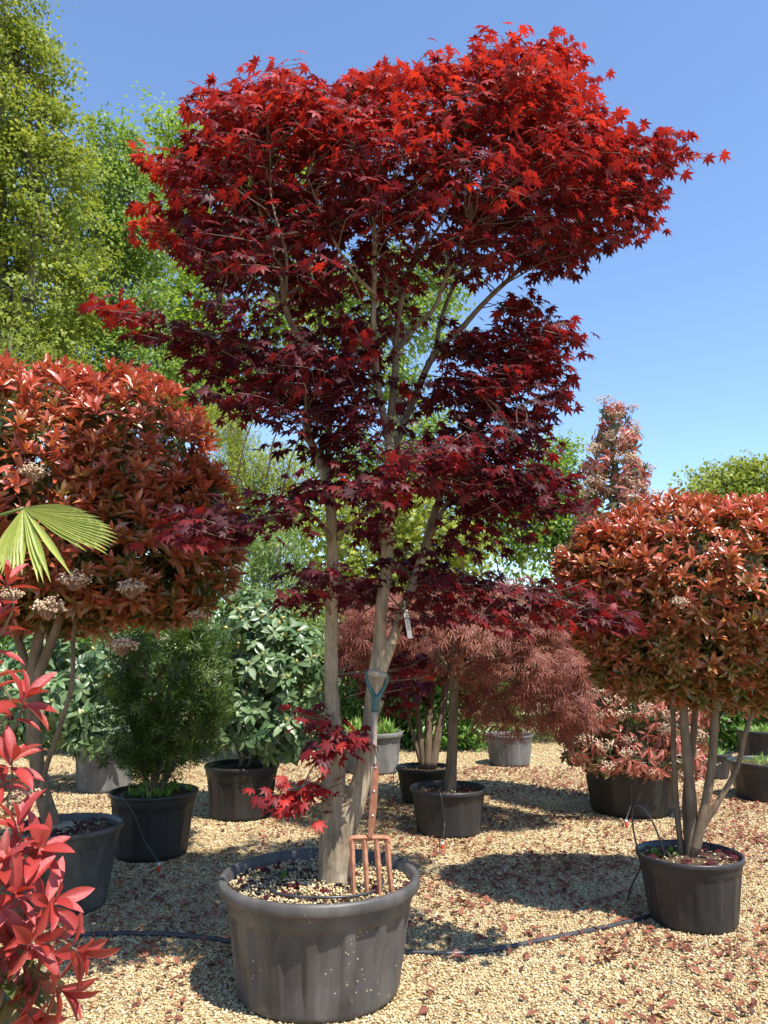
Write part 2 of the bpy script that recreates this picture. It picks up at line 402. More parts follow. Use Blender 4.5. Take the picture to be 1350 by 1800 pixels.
M['ash'] = bark_mat('ash_wood', (.20, .165, .125), (.30, .255, .20), (.40, .345, .275), 20, .25, (1, 1, .05))
M['steel'] = simple_mat('worn_steel', (.55, .5, .45), .4, .5, .6)
M['fibre'] = bark_mat('palm_fibre', (.06, .04, .02), (.15, .10, .055), (.26, .18, .10), 20, .8, (1, 1, .5))

def gravel_mats():
    # loose stones: colour from each stone's own tint
    m, t, b, out = new_mat('gravel_stone')
    at = t.nodes.new('ShaderNodeAttribute'); at.attribute_name = 'tint'
    stops = [(0, (.12, .075, .035)), (.2, (.28, .19, .09)), (.45, (.45, .33, .165)), (.7, (.54, .43, .235)), (.9, (.62, .55, .38)), (1, (.28, .24, .2))]
    r = ramp(t, stops); t.links.new(at.outputs['Fac'], r.inputs[0]); t.links.new(r.outputs[0], b.inputs['Base Color'])
    b.inputs['Roughness'].default_value = .7; b.inputs['Specular IOR Level'].default_value = .3
    M['stone'] = m
    m, t, b, out = new_mat('gravel')
    tc = t.nodes.new('ShaderNodeTexCoord')
    vo = t.nodes.new('ShaderNodeTexVoronoi'); vo.inputs['Scale'].default_value = 75; t.links.new(tc.outputs['Object'], vo.inputs['Vector'])
    sp = t.nodes.new('ShaderNodeSeparateColor'); t.links.new(vo.outputs['Color'], sp.inputs[0])
    r = ramp(t, [(0, (.08, .05, .025)), (.25, (.24, .165, .08)), (.5, (.42, .31, .155)), (.75, (.52, .41, .225)), (1, (.60, .52, .35))])
    t.links.new(sp.outputs[0], r.inputs[0])
    n = noise(t, .9, 5); r2 = ramp(t, [(.42, (1, 1, 1)), (.75, (.78, .62, .5))]); t.links.new(n.outputs[0], r2.inputs[0])
    mx = t.nodes.new('ShaderNodeMix'); mx.data_type = 'RGBA'; mx.blend_type = 'MULTIPLY'; mx.inputs['Factor'].default_value = 1
    t.links.new(r.outputs[0], mx.inputs['A']); t.links.new(r2.outputs[0], mx.inputs['B']); t.links.new(mx.outputs['Result'], b.inputs['Base Color'])
    bp = t.nodes.new('ShaderNodeBump'); bp.inputs['Strength'].default_value = .9; bp.inputs['Distance'].default_value = .012; bp.invert = True
    t.links.new(vo.outputs['Distance'], bp.inputs['Height']); t.links.new(bp.outputs[0], b.inputs['Normal'])
    b.inputs['Roughness'].default_value = .85; b.inputs['Specular IOR Level'].default_value = .2
    M['gravel'] = m
gravel_mats()

# ------------------------------------------------------------------ the ground
g = obj('ground', [(-600, -60, 0), (600, -60, 0), (600, 900, 0), (-600, 900, 0)], [(0, 1, 2, 3)], 4, M['gravel'])
tag(g, 'pale gold gravel yard under the potted plants', 'ground', kind='structure')

STONE = (np.array([(1, 0, 0), (-1, 0, 0), (0, 1, 0), (0, -1, 0), (.1, .1, 1), (-.1, 0, -1), (.72, .7, .35), (-.7, -.72, .3)], float),
         np.array([(0, 6, 4), (6, 2, 4), (2, 1, 4), (1, 7, 4), (7, 3, 4), (3, 0, 4), (2, 0, 5), (1, 2, 5), (3, 1, 5), (0, 3, 5), (0, 2, 6), (1, 3, 7)], int))
def stones(x, y, z, size):
    n = len(x)
    R = frames(rand_dirs(n) * (1, 1, .35), np.array((0, 0, 1.0)) + rng.normal(0, .35, (n, 3)))
    R = R * np.stack([U(.8, 1.2, n), U(.6, 1.0, n), U(.45, .8, n)], -1)[:, None, :]
    return bake(STONE, np.stack([x, y, z], -1), R, size, np.clip(rng.beta(2.2, 1.8, n), 0, 1))
def scatter_ground(n, y0, y1, size, margin=.9):
    y = np.sqrt(U(y0**2, y1**2, n)); x = U(-1, 1, n) * (0.5 * y1 + margin)
    k = np.abs(x) < 0.5 * y + margin
    x, y = x[k], y[k]
    return x, y, U(-.001, .006, len(x)), U(.7, 1.3, len(x)) * size
parts = [stones(*scatter_ground(118000, 2.6, 5.6, .0078)), stones(*scatter_ground(62000, 5.6, 9.0, .0105)), stones(*scatter_ground(14000, 9.0, 13.0, .016))]
o = 0; Vs, Fs, Ts = [], [], []
for V, Fc, t_ in parts: Vs.append(V); Fs.append(Fc + o); Ts.append(t_); o += len(V)
tag(obj('gravel_stones', np.vstack(Vs), np.vstack(Fs), 3, M['stone'], None, np.concatenate(Ts)), 'loose golden gravel stones covering the yard', 'gravel', kind='stuff')

# ------------------------------------------------------------------ pots
POTS = []
def pot(label, X, Y, D, H, Db, mat, ribs=16, lip=.05, over=.022, seg=128, soil_drop=.05, soil_mat=None, group=None, chunky=False, band=.2):
    root = empty('plant_pot', (X, Y, 0), label, 'plant pot', group)
    Rt, Rb = D / 2 - over, Db / 2
    nz = 40 if seg > 150 else 22
    zs = np.linspace(0, H - lip * .8, nz); a = np.linspace(0, 2 * math.pi, seg, endpoint=False)
    Z, A = np.meshgrid(zs, a, indexing='ij')
    f = Z / H
    R = Rb + (Rt - Rb) * f
    top = 1 - band
    # raised ribs between long panels with rounded heads, plain band above
    ph = (A * ribs / (2 * math.pi)) % 1.0
    u = np.abs(ph - .5) * 2                                # 1 on a rib's middle
    head = top - 0.05 * np.clip((.5 - np.abs(u - .5)) * 2, 0, 1)
    panel = np.clip((0.72 - u) / .10, 0, 1) * np.clip((top - .03 * u - f) / .03, 0, 1)
    R = R - panel * np.clip(f / .3, 0, 1) * (.016 if chunky else .007) + np.clip((f - top) / .02, 0, 1) * .004
    R = R - .02 * np.clip((.03 - f) / .03, 0, 1)
    V = np.stack([R * np.cos(A), R * np.sin(A), Z], -1).reshape(-1, 3)
    i = np.arange(nz - 1)[:, None] * seg; j = np.arange(seg)[None, :]; k = (j + 1) % seg
    Fc = np.stack([i + j, i + k, i + seg + k, i + seg + j], -1).reshape(-1, 4)
    me = mesh_np('wall', V, Fc, 4, mat, None, True); link('wall', me, root)
    # rim: rolled lip turned on a lathe, continuing as the inside of the wall
    pr = [(Rt - .004, H - lip), (Rt + over * .8, H - lip), (Rt + over, H - lip * .85), (Rt + over, H - lip * .25), (Rt + over * .75, H - lip * .05), (Rt + over * .4, H), (Rt - .002, H - .002), (Rt - .010, H - .012), (Rt - .014, H - lip), (Rt - .03, H - soil_drop - .03)]
    s2 = seg; a = np.linspace(0, 2 * math.pi, s2, endpoint=False)
    wv = 1 + .0035 * np.sin(2 * a + X * 7) + .002 * np.sin(5 * a + Y)
    V = np.array([[(r * w_ * math.cos(q), r * w_ * math.sin(q), z) for q, w_ in zip(a, wv)] for r, z in pr]).reshape(-1, 3)
    m_ = len(pr); i = np.arange(m_ - 1)[:, None] * s2; j = np.arange(s2)[None, :]; k = (j + 1) % s2
    Fc = np.stack([i + j, i + k, i + s2 + k, i + s2 + j], -1).reshape(-1, 4)
    link('rim', mesh_np('rim', V, Fc, 4, mat, None, True), root)
    # soil, mounded and lumpy
    rs = np.array([0, .25, .5, .75, .9, 1.0]) * (Rt - .02); n = 28; a = np.linspace(0, 2 * math.pi, n, endpoint=False)
    V = [(0, 0, H - soil_drop + .015)]
    for r in rs[1:]:
        for q in a: V.append((r * math.cos(q), r * math.sin(q), H - soil_drop + .012 * (1 - r / rs[-1]) + U(-.006, .006)))
    Fq = [(0, 1 + jj, 1 + (jj + 1) % n, 1 + (jj + 1) % n) for jj in range(n)]
    for ii in range(len(rs) - 2):
        for jj in range(n):
            b0 = 1 + ii * n; b1 = b0 + n
            Fq.append((b0 + jj, b1 + jj, b1 + (jj + 1) % n, b0 + (jj + 1) % n))
    V = np.array(V) + (X, Y, 0)
    quads_to_obj('soil', V, Fq, soil_mat or M['soil'], root)
    POTS.append((X, Y, D / 2))
    return root
def litter(root, X, Y, R, z, n, dens_leaf=20):
    r = R * np.sqrt(rng.random(n)); a = U(0, 6.283, n)
    V, Fc, t_ = stones(X + r * np.cos(a), Y + r * np.sin(a), z + U(0, .012, n) + .012 * (1 - r / R), U(.006, .011, n))
    tag(obj('gravel', V, Fc, 3, M['stone'], root, t_), kind='stuff')
    if dens_leaf:
        r = R * np.sqrt(rng.random(dens_leaf)); a = U(0, 6.283, dens_leaf)
        pos = np.stack([X + r * np.cos(a), Y + r * np.sin(a), np.full(dens_leaf, z + .024)], -1)
        lv = Leaves(); lv.add(pos, frames(rand_dirs(dens_leaf) * (1, 1, .2), np.array((0, 0, 1.)) + rng.normal(0, .25, (dens_leaf, 3))), U(.03, .05, dens_leaf), U(.15, .5, dens_leaf))
        build_leaves(lv, MAPLE, M['maple'], root, 0, mass='leaf_litter')
def weeds(root, X, Y, R, z, n, h=.07, mat='grass', name='weeds'):
    r = R * np.sqrt(rng.random(n)); a = U(0, 6.283, n)
    pos = np.stack([X + r * np.cos(a), Y + r * np.sin(a), np.full(n, z)], -1)
    lv = Leaves(); rosettes(lv, pos, np.array((0, 0, 1.)) + rng.normal(0, .2, (n, 3)), 7, U(.6, 1.2, n) * h, .5, 8, 65, tj=.25)
    build_leaves(lv, NEEDLE if mat == 'grass' else LAUREL, M[mat], root, 0, mass=name)

BX, BY, BZ = -.303, 3.88, .50
big = pot('very large sun-faded black plastic pot holding the tall red maple, garden fork stuck in it', BX, BY, .946, .50, .745, M['potbig'], 16, .055, .026, 320, .055, chunky=True, band=.24)
litter(big, BX, BY, .425, .446, 2600, 46)
weeds(big, BX - .2, BY + .05, .05, .46, 3, .05, 'laurel', 'seedlings')
rp = pot('black plastic pot under the multi-stemmed round photinia, hose looped over its rim', 1.78, 4.76, .60, .376, .475, M['pot'], 14, .03, .012, 160, .035)
litter(rp, 1.78, 4.76, .26, .345, 70, 26); weeds(rp, 1.66, 4.80, .08, .35, 9, .05, 'laurel')
mp = pot('black plastic pot holding the single-stemmed weeping maple, thin hose draped over its front', .554, 6.93, .66, .37, .545, M['pot'], 14, .035, .014, 128, .04)
litter(mp, .554, 6.93, .28, .335, 40, 10)
pb = pot('small dark pot of slender upright stems behind the weeping maple pot', .42, 8.25, .60, .345, .46, M['potdark'], 14, .03, .012, 96, .04)
litter(pb, .42, 8.25, .25, .31, 40, 0); 
pf = pot('dusty grey pot under the weeping foliage before the laurel hedge', 1.69, 10.75, .655, .40, .53, M['potgrey'], 14, .03, .012, 96, .04)
pg = pot('wide pale grey pot of grassy weeds behind the red maple trunk', -.15, 10.15, .79, .50, .66, M['potgrey'], 14, .06, .03, 96, .03)
weeds(pg, -.15, 10.15, .34, .48, 60, .22)
pr_ = pot('dark brown-black ribbed pot holding the green rhododendron with yellow buds', -1.34, 7.55, .70, .47, .56, M['potdark'], 12, .03, .012, 128, .04, chunky=True)
py_ = pot('shaded black pot under the narrow-leaved evergreen, drip hose over its front', -1.77, 6.2, .665, .47, .53, M['potdark'], 14, .03, .014, 128, .03)
weeds(py_, -1.72, 6.2, .24, .45, 45, .10)
pl = pot('dusty black pot under the large round-headed photinia standard', -1.95, 5.0, .66, .48, .50, M['potmid'], 14, .035, .016, 128, .05)
litter(pl, -1.95, 5.0, .27, .44, 150, 30)
pr2 = pot('old grey ribbed pot of the loose rhododendron behind the evergreen', -3.1, 8.9, .68, .47, .56, M['potgrey'], 12, .03, .012, 96, .04, chunky=True)
pp = pot('broad dark pot almost hidden under the cream-flowered conical shrub', 2.37, 7.75, .92, .52, .74, M['potdark'], 14, .04, .016, 128, .04)
pz = pot('black pot with grassy weeds beside the conical shrub pot, lowest leaves clear of it', 4.02, 8.4, .78, .38, .64, M['pot'], 14, .035, .014, 96, .04)
weeds(pz, 4.0, 8.4, .3, .36, 22, .10)
pz2 = pot('grey-black pot standing behind the weedy black pot', 4.95, 10.3, .72, .50, .58, M['pot'], 14, .035, .014, 96, .04)
weeds(pz2, 4.95, 10.3, .3, .47, 30, .16)
pz3 = pot('small black pot half hidden between the conical shrub and the weedy pot', 3.95, 9.75, .56, .30, .44, M['pot'], 12, .03, .012, 96, .04)
weeds(pz3, 3.95, 9.75, .22, .27, 30, .16)
pfg = pot('black pot of the young scarlet photinia leaning into the path', -1.75, 2.45, .46, .36, .36, M['pot'], 12, .03, .012, 96, .04)
pplm = pot('black pot of the fan palm beside the round-headed photinia', -2.55, 3.45, .50, .40, .40, M['pot'], 12, .03, .012, 96, .04)

# ------------------------------------------------------------------ the red maple
TY = 3.92
maple = empty('red_maple_tree', (P(590, 1560, TY)[0], TY, .44), 'tall red Japanese maple with twin grey stems growing in the largest pot', 'tree')
def trace(pts):
    """control points (px, py, distance, radius in px) -> points, radii"""
    return np.array([P(a, b, y) for a, b, y, r in pts]), np.array([r * PXM(y, b) for a, b, y, r in pts])
T0 = TY
trunk_tr = [
    [(592, 1600, T0, 36), (590, 1540, T0, 33), (590, 1490, T0, 33), (592, 1450, T0, 30), (590, 1400, T0 + .01, 20), (592, 1330, T0 + .02, 17), (585, 1250, T0 + .03, 14.5), (582, 1170, T0 + .03, 13.5), (583, 1090, T0 + .03, 13), (585, 1000, T0, 12.5), (583, 920, T0 - .02, 11), (577, 860, T0 - .03, 10.5), (565, 820, T0 - .03, 9)],
    [(588, 1490, T0 + .02, 20), (580, 1430, T0 + .03, 17), (576, 1370, T0 + .04, 13), (578, 1290, T0 + .04, 11), (580, 1210, T0 + .04, 9)],
    [(590, 1510, T0 - .01, 24), (604, 1460, T0 - .01, 25), (624, 1410, T0, 21), (638, 1355, T0 + .01, 18), (648, 1290, T0 + .02, 16), (655, 1230, T0 + .02, 16), (662, 1180, T0 + .02, 16), (667, 1125, T0 + .02, 12.5), (671, 1060, T0 + .02, 12), (678, 1010, T0 + .02, 12.5), (681, 945, T0, 12.5), (678, 890, T0, 11.5), (683, 830, T0, 11), (685, 785, T0 - .02, 10.5), (681, 745, T0 - .03, 9.5)],
    [(658, 1215, T0 + .02, 11), (674, 1170, T0 + .02, 11), (690, 1125, T0 + .04, 10.5), (708, 1075, T0 + .07, 10), (728, 1020, T0 + .10, 9.5), (746, 968, T0 + .13, 9), (757, 925, T0 + .15, 8.5), (768, 888, T0 + .17, 8)],
]
branch_tr = [
    [(568, 828, T0 - .03, 9), (556, 800, T0 - .05, 8.5), (543, 757, T0 - .1, 8), (541, 705, T0 - .14, 8), (541, 665, T0 - .18, 7.5), (530, 610, T0 - .2, 7), (514, 566, T0 - .25, 6.5), (500, 535, T0 - .3, 6), (488, 480, T0 - .34, 5), (465, 390, T0 - .4, 4), (440, 300, T0 - .35, 2.4), (420, 220, T0 - .3, 1.2)],
    [(572, 840, T0 - .02, 7), (579, 800, T0 + .06, 6), (578, 740, T0 + .15, 6), (570, 680, T0 + .25, 5.5), (563, 574, T0 + .4, 5), (556, 480, T0 + .5, 4), (540, 380, T0 + .55, 3.2), (500, 270, T0 + .6, 2.5), (480, 180, T0 + .6, 1.5)],
    [(684, 770, T0 - .02, 8), (680, 741, T0 - .06, 8), (672, 708, T0 - .1, 7), (663, 678, T0 - .14, 6.5), (661, 630, T0 - .2, 6), (659, 593, T0 - .25, 6), (659, 520, T0 - .3, 5.5), (664, 430, T0 - .4, 4.5), (645, 330, T0 - .3, 2.6), (600, 220, T0 - .25, 1.2)],
    [(682, 760, T0, 8), (692, 700, T0 + .02, 7.5), (696, 641, T0 + .05, 7), (698, 604, T0 + .06, 6.5), (697, 570, T0 + .08, 6), (707, 530, T0 + .1, 5.5), (722, 470, T0 + .15, 5), (735, 400, T0 + .2, 4), (730, 310, T0 + .3, 3), (715, 200, T0 + .35, 1.5)],
    [(684, 800, T0 - .02, 8), (695, 776, T0 + .02, 7.5), (715, 741, T0 + .06, 7.5), (733, 693, T0 + .1, 7), (752, 648, T0 + .14, 7), (770, 615, T0 + .16, 6.5), (807, 578, T0 + .2, 6), (844, 541, T0 + .22, 5.5), (881, 507, T0 + .25, 5), (950, 440, T0 + .3, 4), (1040, 370, T0 + .3, 3), (1110, 310, T0 + .25, 2.2), (1180, 265, T0 + .2, 1.2)],
    [(698, 615, T0 + .06, 5.5), (733, 578, T0 + .02, 5), (763, 541, T0 - .04, 4.8), (781, 500, T0 - .1, 4.5), (805, 430, T0 - .2, 4), (845, 330, T0 - .15, 2.6), (880, 230, T0 - .1, 2), (905, 130, T0 - .1, 1.1)],
    [(765, 620, T0 + .15, 5), (775, 560, T0 + .2, 4.5), (800, 500, T0 + .3, 4), (850, 410, T0 + .45, 3.2), (920, 310, T0 + .5, 2.5), (985, 180, T0 + .5, 1.5), (998, 90, T0 + .5, .8)],
    [(768, 892, T0 + .17, 7.5), (790, 820, T0 + .2, 6.5), (825, 745, T0 + .2, 5.5), (865, 680, T0 + .15, 4.5), (905, 620, T0 + .1, 3.2), (950, 590, T0 + .05, 1.8)],
    [(741, 985, T0 + .12, 5.5), (760, 935, T0 + .05, 5), (800, 870, T0 - .05, 4.2), (850, 820, T0 - .15, 3.3), (910, 780, T0 - .25, 2)],
    [(768, 890, T0 + .17, 4.5), (820, 885, T0 + .1, 3.6), (880, 880, T0 + .02, 2.8), (945, 862, T0 - .08, 1.4)],
    [(542, 700, T0 - .14, 5), (515, 655, T0 - .2, 4.5), (470, 620, T0 - .25, 4), (400, 600, T0 - .3, 3.2), (320, 580, T0 - .32, 2.4), (215, 550, T0 - .35, 1.3)],
    [(500, 535, T0 - .3, 4.5), (460, 500, T0 - .25, 4), (405, 487, T0 - .2, 3.6), (355, 480, T0 - .15, 3.2), (305, 452, T0 - .1, 2.6), (265, 420, T0 - .08, 1.3)],
    [(465, 400, T0 - .4, 3.5), (420, 340, T0 - .3, 3), (370, 300, T0 - .25, 2.2), (310, 285, T0 - .2, 1.2)],
    [(583, 950, T0 - .05, 5), (560, 915, T0 - .1, 4), (520, 900, T0 - .2, 3), (440, 920, T0 - .35, 2.5), (350, 935, T0 - .5, 1.2)],
    [(588, 955, T0, 4), (620, 920, T0 - .15, 3.2), (660, 890, T0 - .3, 2.5), (700, 870, T0 - .45, 1.3)],
    [(700, 1065, T0 + .05, 4), (760, 1035, T0 - .05, 3.4), (850, 1030, T0 - .1, 3), (950, 1045, T0 - .15, 2.2), (1060, 1080, T0 - .2, 1.2)],
    [(581, 1080, T0, 3.5), (560, 1045, T0 - .1, 2.8), (530, 1030, T0 - .2, 1.5)],
    [(683, 800, T0 - .05, 4), (730, 800, T0 - .25, 3.2), (770, 800, T0 - .45, 1.5)],
    [(577, 1330, T0 - .03, 2), (575, 1300, T0 - .12, 1.6), (585, 1290, T0 - .18, 1)],
    [(580, 1415, T0 - .05, 2), (560, 1400, T0 - .14, 1.6), (530, 1385, T0 - .22, 1)],
    [(660, 520, T0 - .3, 4), (620, 470, T0 - .45, 3.2), (575, 400, T0 - .45, 2.2), (540, 310, T0 - .45, 1.2)],
    [(722, 470, T0 + .15, 3.6), (770, 400, T0 - .1, 3), (800, 320, T0 - .2, 2.0), (820, 230, T0 - .3, 1.2)],
    [(500, 535, T0 - .3, 4), (505, 450, T0 - .5, 3.2), (480, 360, T0 - .5, 2.2), (470, 270, T0 - .4, 1.2)],
]
tv = []
for tr in trunk_tr:
    p_, r_ = trace(tr); tv.append(tube(p_, r_ * .90, 16, 6, True, .05))
V, Fc = join(tv)
tk = quads_to_obj('trunk', V, Fc, M['bark'], maple)
rm = tk.modifiers.new('remesh', 'REMESH'); rm.mode = 'VOXEL'; rm.voxel_size = .0065; rm.use_smooth_shade = True
sm = tk.modifiers.new('smooth', 'SMOOTH'); sm.factor = .5; sm.iterations = 6
bpts, brad = [], []
for tr in trunk_tr[:1] + trunk_tr[2:]:
    p_, r_ = trace(tr); q = catmull(np.hstack([p_, r_[:, None]]), 5); bpts.append(q[len(q) // 2:, :3])
for tr in branch_tr:
    p_, r_ = trace(tr); p_[1:-1] += rng.normal(0, .006, p_[1:-1].shape)
    tube_obj('branch', p_, r_ * .84, M['limb'], maple, 8, 5, .06)
    bpts.append(catmull(p_, 6))
bpts = np.vstack(bpts)

# blobs of leaf sprays: centre px, py, radii px, distance offset, half depth, density, tint
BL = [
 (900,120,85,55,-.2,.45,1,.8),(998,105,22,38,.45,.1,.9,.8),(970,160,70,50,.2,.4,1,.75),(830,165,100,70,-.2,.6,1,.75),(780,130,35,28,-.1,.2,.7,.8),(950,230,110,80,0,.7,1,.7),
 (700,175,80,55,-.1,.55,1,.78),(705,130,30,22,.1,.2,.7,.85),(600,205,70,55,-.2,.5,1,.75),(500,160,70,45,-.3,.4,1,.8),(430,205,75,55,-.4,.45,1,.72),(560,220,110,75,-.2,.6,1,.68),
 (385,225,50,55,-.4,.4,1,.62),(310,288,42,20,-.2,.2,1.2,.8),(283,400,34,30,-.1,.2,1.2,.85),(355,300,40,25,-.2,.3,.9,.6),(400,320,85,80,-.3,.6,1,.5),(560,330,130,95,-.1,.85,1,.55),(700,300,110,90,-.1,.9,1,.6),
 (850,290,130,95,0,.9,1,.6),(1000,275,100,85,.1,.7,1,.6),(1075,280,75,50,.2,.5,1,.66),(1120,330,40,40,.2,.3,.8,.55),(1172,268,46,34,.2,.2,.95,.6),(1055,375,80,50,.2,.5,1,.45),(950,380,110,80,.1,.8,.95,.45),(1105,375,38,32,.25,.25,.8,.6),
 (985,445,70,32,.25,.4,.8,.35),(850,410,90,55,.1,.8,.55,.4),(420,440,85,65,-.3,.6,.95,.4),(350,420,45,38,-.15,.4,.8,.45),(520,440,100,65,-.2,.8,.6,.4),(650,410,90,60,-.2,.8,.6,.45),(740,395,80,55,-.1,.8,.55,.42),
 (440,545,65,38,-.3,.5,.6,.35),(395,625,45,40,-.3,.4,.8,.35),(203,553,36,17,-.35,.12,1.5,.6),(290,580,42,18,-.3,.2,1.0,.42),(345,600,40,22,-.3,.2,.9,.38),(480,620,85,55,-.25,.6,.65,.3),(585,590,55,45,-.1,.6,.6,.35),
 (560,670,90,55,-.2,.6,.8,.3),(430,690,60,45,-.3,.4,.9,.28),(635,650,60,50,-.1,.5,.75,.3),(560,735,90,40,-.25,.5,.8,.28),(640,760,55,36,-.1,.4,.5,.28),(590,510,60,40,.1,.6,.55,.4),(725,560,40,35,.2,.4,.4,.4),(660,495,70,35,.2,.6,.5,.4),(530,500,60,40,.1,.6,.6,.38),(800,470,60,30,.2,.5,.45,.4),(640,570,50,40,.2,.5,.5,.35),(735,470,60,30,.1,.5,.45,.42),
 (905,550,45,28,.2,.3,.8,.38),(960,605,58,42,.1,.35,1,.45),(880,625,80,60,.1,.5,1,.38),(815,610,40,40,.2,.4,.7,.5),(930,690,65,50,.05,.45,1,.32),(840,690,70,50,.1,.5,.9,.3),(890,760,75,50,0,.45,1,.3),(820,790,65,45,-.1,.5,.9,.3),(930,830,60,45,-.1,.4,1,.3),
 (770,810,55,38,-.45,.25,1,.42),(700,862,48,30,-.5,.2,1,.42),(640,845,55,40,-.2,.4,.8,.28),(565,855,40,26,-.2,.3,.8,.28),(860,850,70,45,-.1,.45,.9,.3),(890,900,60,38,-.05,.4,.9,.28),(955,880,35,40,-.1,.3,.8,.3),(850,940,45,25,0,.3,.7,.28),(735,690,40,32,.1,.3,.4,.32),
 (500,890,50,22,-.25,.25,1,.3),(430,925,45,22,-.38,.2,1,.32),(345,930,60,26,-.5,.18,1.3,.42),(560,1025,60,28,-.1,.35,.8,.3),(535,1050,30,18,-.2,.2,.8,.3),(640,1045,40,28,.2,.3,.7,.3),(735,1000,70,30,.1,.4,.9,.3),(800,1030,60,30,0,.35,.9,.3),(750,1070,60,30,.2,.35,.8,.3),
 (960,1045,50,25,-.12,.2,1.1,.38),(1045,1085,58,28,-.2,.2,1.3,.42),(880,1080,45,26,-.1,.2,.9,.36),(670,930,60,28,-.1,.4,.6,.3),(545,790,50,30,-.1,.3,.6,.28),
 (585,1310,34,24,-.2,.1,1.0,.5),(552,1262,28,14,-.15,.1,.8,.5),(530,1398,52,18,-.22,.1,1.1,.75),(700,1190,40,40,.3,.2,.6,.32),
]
ax0 = np.array((P(640, 900, TY)[0], TY))
lv = Leaves(); twigs = []
K = 500.0
for (bx, by, rx, ry, dy, hd, den, tn) in BL:
    n = max(2, int(math.pi * rx * ry * den / K * (1.0 if rx > 45 else 1.25)))
    a = U(0, 6.283, n); r = np.sqrt(rng.random(n)); 
    c = np.array([P(bx + rx * q * math.cos(z), by + ry * q * math.sin(z), TY + dy + hd * e * math.sqrt(max(.05, 1 - q * q * .8))) for q, z, e in zip(r, a, U(-1, 1, n))])
    out = c[:, :2] - ax0; out = norm(out + rng.normal(0, .35, out.shape))
    o3 = norm(np.concatenate([out, U(-.25, .35, (n, 1))], 1))
    # twig from the closest limb below
    dd = np.linalg.norm(bpts[None] - c[:, None], axis=2) + 1.3 * np.maximum(0, bpts[None, :, 2] - c[:, None, 2] + .03)
    near = bpts[np.argmin(dd, 1)]
    for i in range(n):
        st = c[i] - o3[i] * .12; en = c[i] + o3[i] * .10
        mid = (near[i] + st) / 2 + np.array((0, 0, .04)) + rng.normal(0, .02, 3)
        L = np.linalg.norm(st - near[i])
        if L > .36: near[i] = st + (near[i] - st) * (.36 / L); mid = (near[i] + st) / 2 + rng.normal(0, .015, 3)
        twigs.append(tube([near[i], mid, st, en], [.0035 + .002 * min(1, L), .003, .0022, .001], 4, 2, False))
    m = 11
    along = np.linspace(-.13, .11, m)[None, :] + U(-.012, .012, (n, m))
    side = np.where(np.arange(m) % 2 == 0, 1., -1.)[None, :] * np.ones((n, 1)); side[:, -1] = 0
    lat = norm(np.cross(o3, np.array((0, 0, 1.))))
    base = c[:, None] + o3[:, None] * along[..., None] + lat[:, None] * (side * U(.015, .06, (n, m)))[..., None] + rng.normal(0, .022, (n, m, 3)) * (1, 1, 1.3)
    d = o3[:, None] * U(.45, 1.0, (n, m, 1)) + lat[:, None] * (side * U(.3, 1.0, (n, m)))[..., None] + rng.normal(0, .2, (n, m, 3))
    d = norm(d * (1, 1, .6)); d[..., 2] -= U(.12, .85, (n, m))
    d = norm(d).reshape(-1, 3); base = base.reshape(-1, 3)
    up = np.array((0, 0, 1.)) + rng.normal(0, .28, d.shape)
    R = roll(frames(d, up), U(-.45, .45, len(d)))
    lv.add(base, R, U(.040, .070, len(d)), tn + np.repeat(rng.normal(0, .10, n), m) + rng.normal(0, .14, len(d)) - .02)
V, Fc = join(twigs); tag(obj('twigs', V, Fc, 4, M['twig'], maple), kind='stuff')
build_leaves(lv, MAPLE, M['maple'], maple, 300)

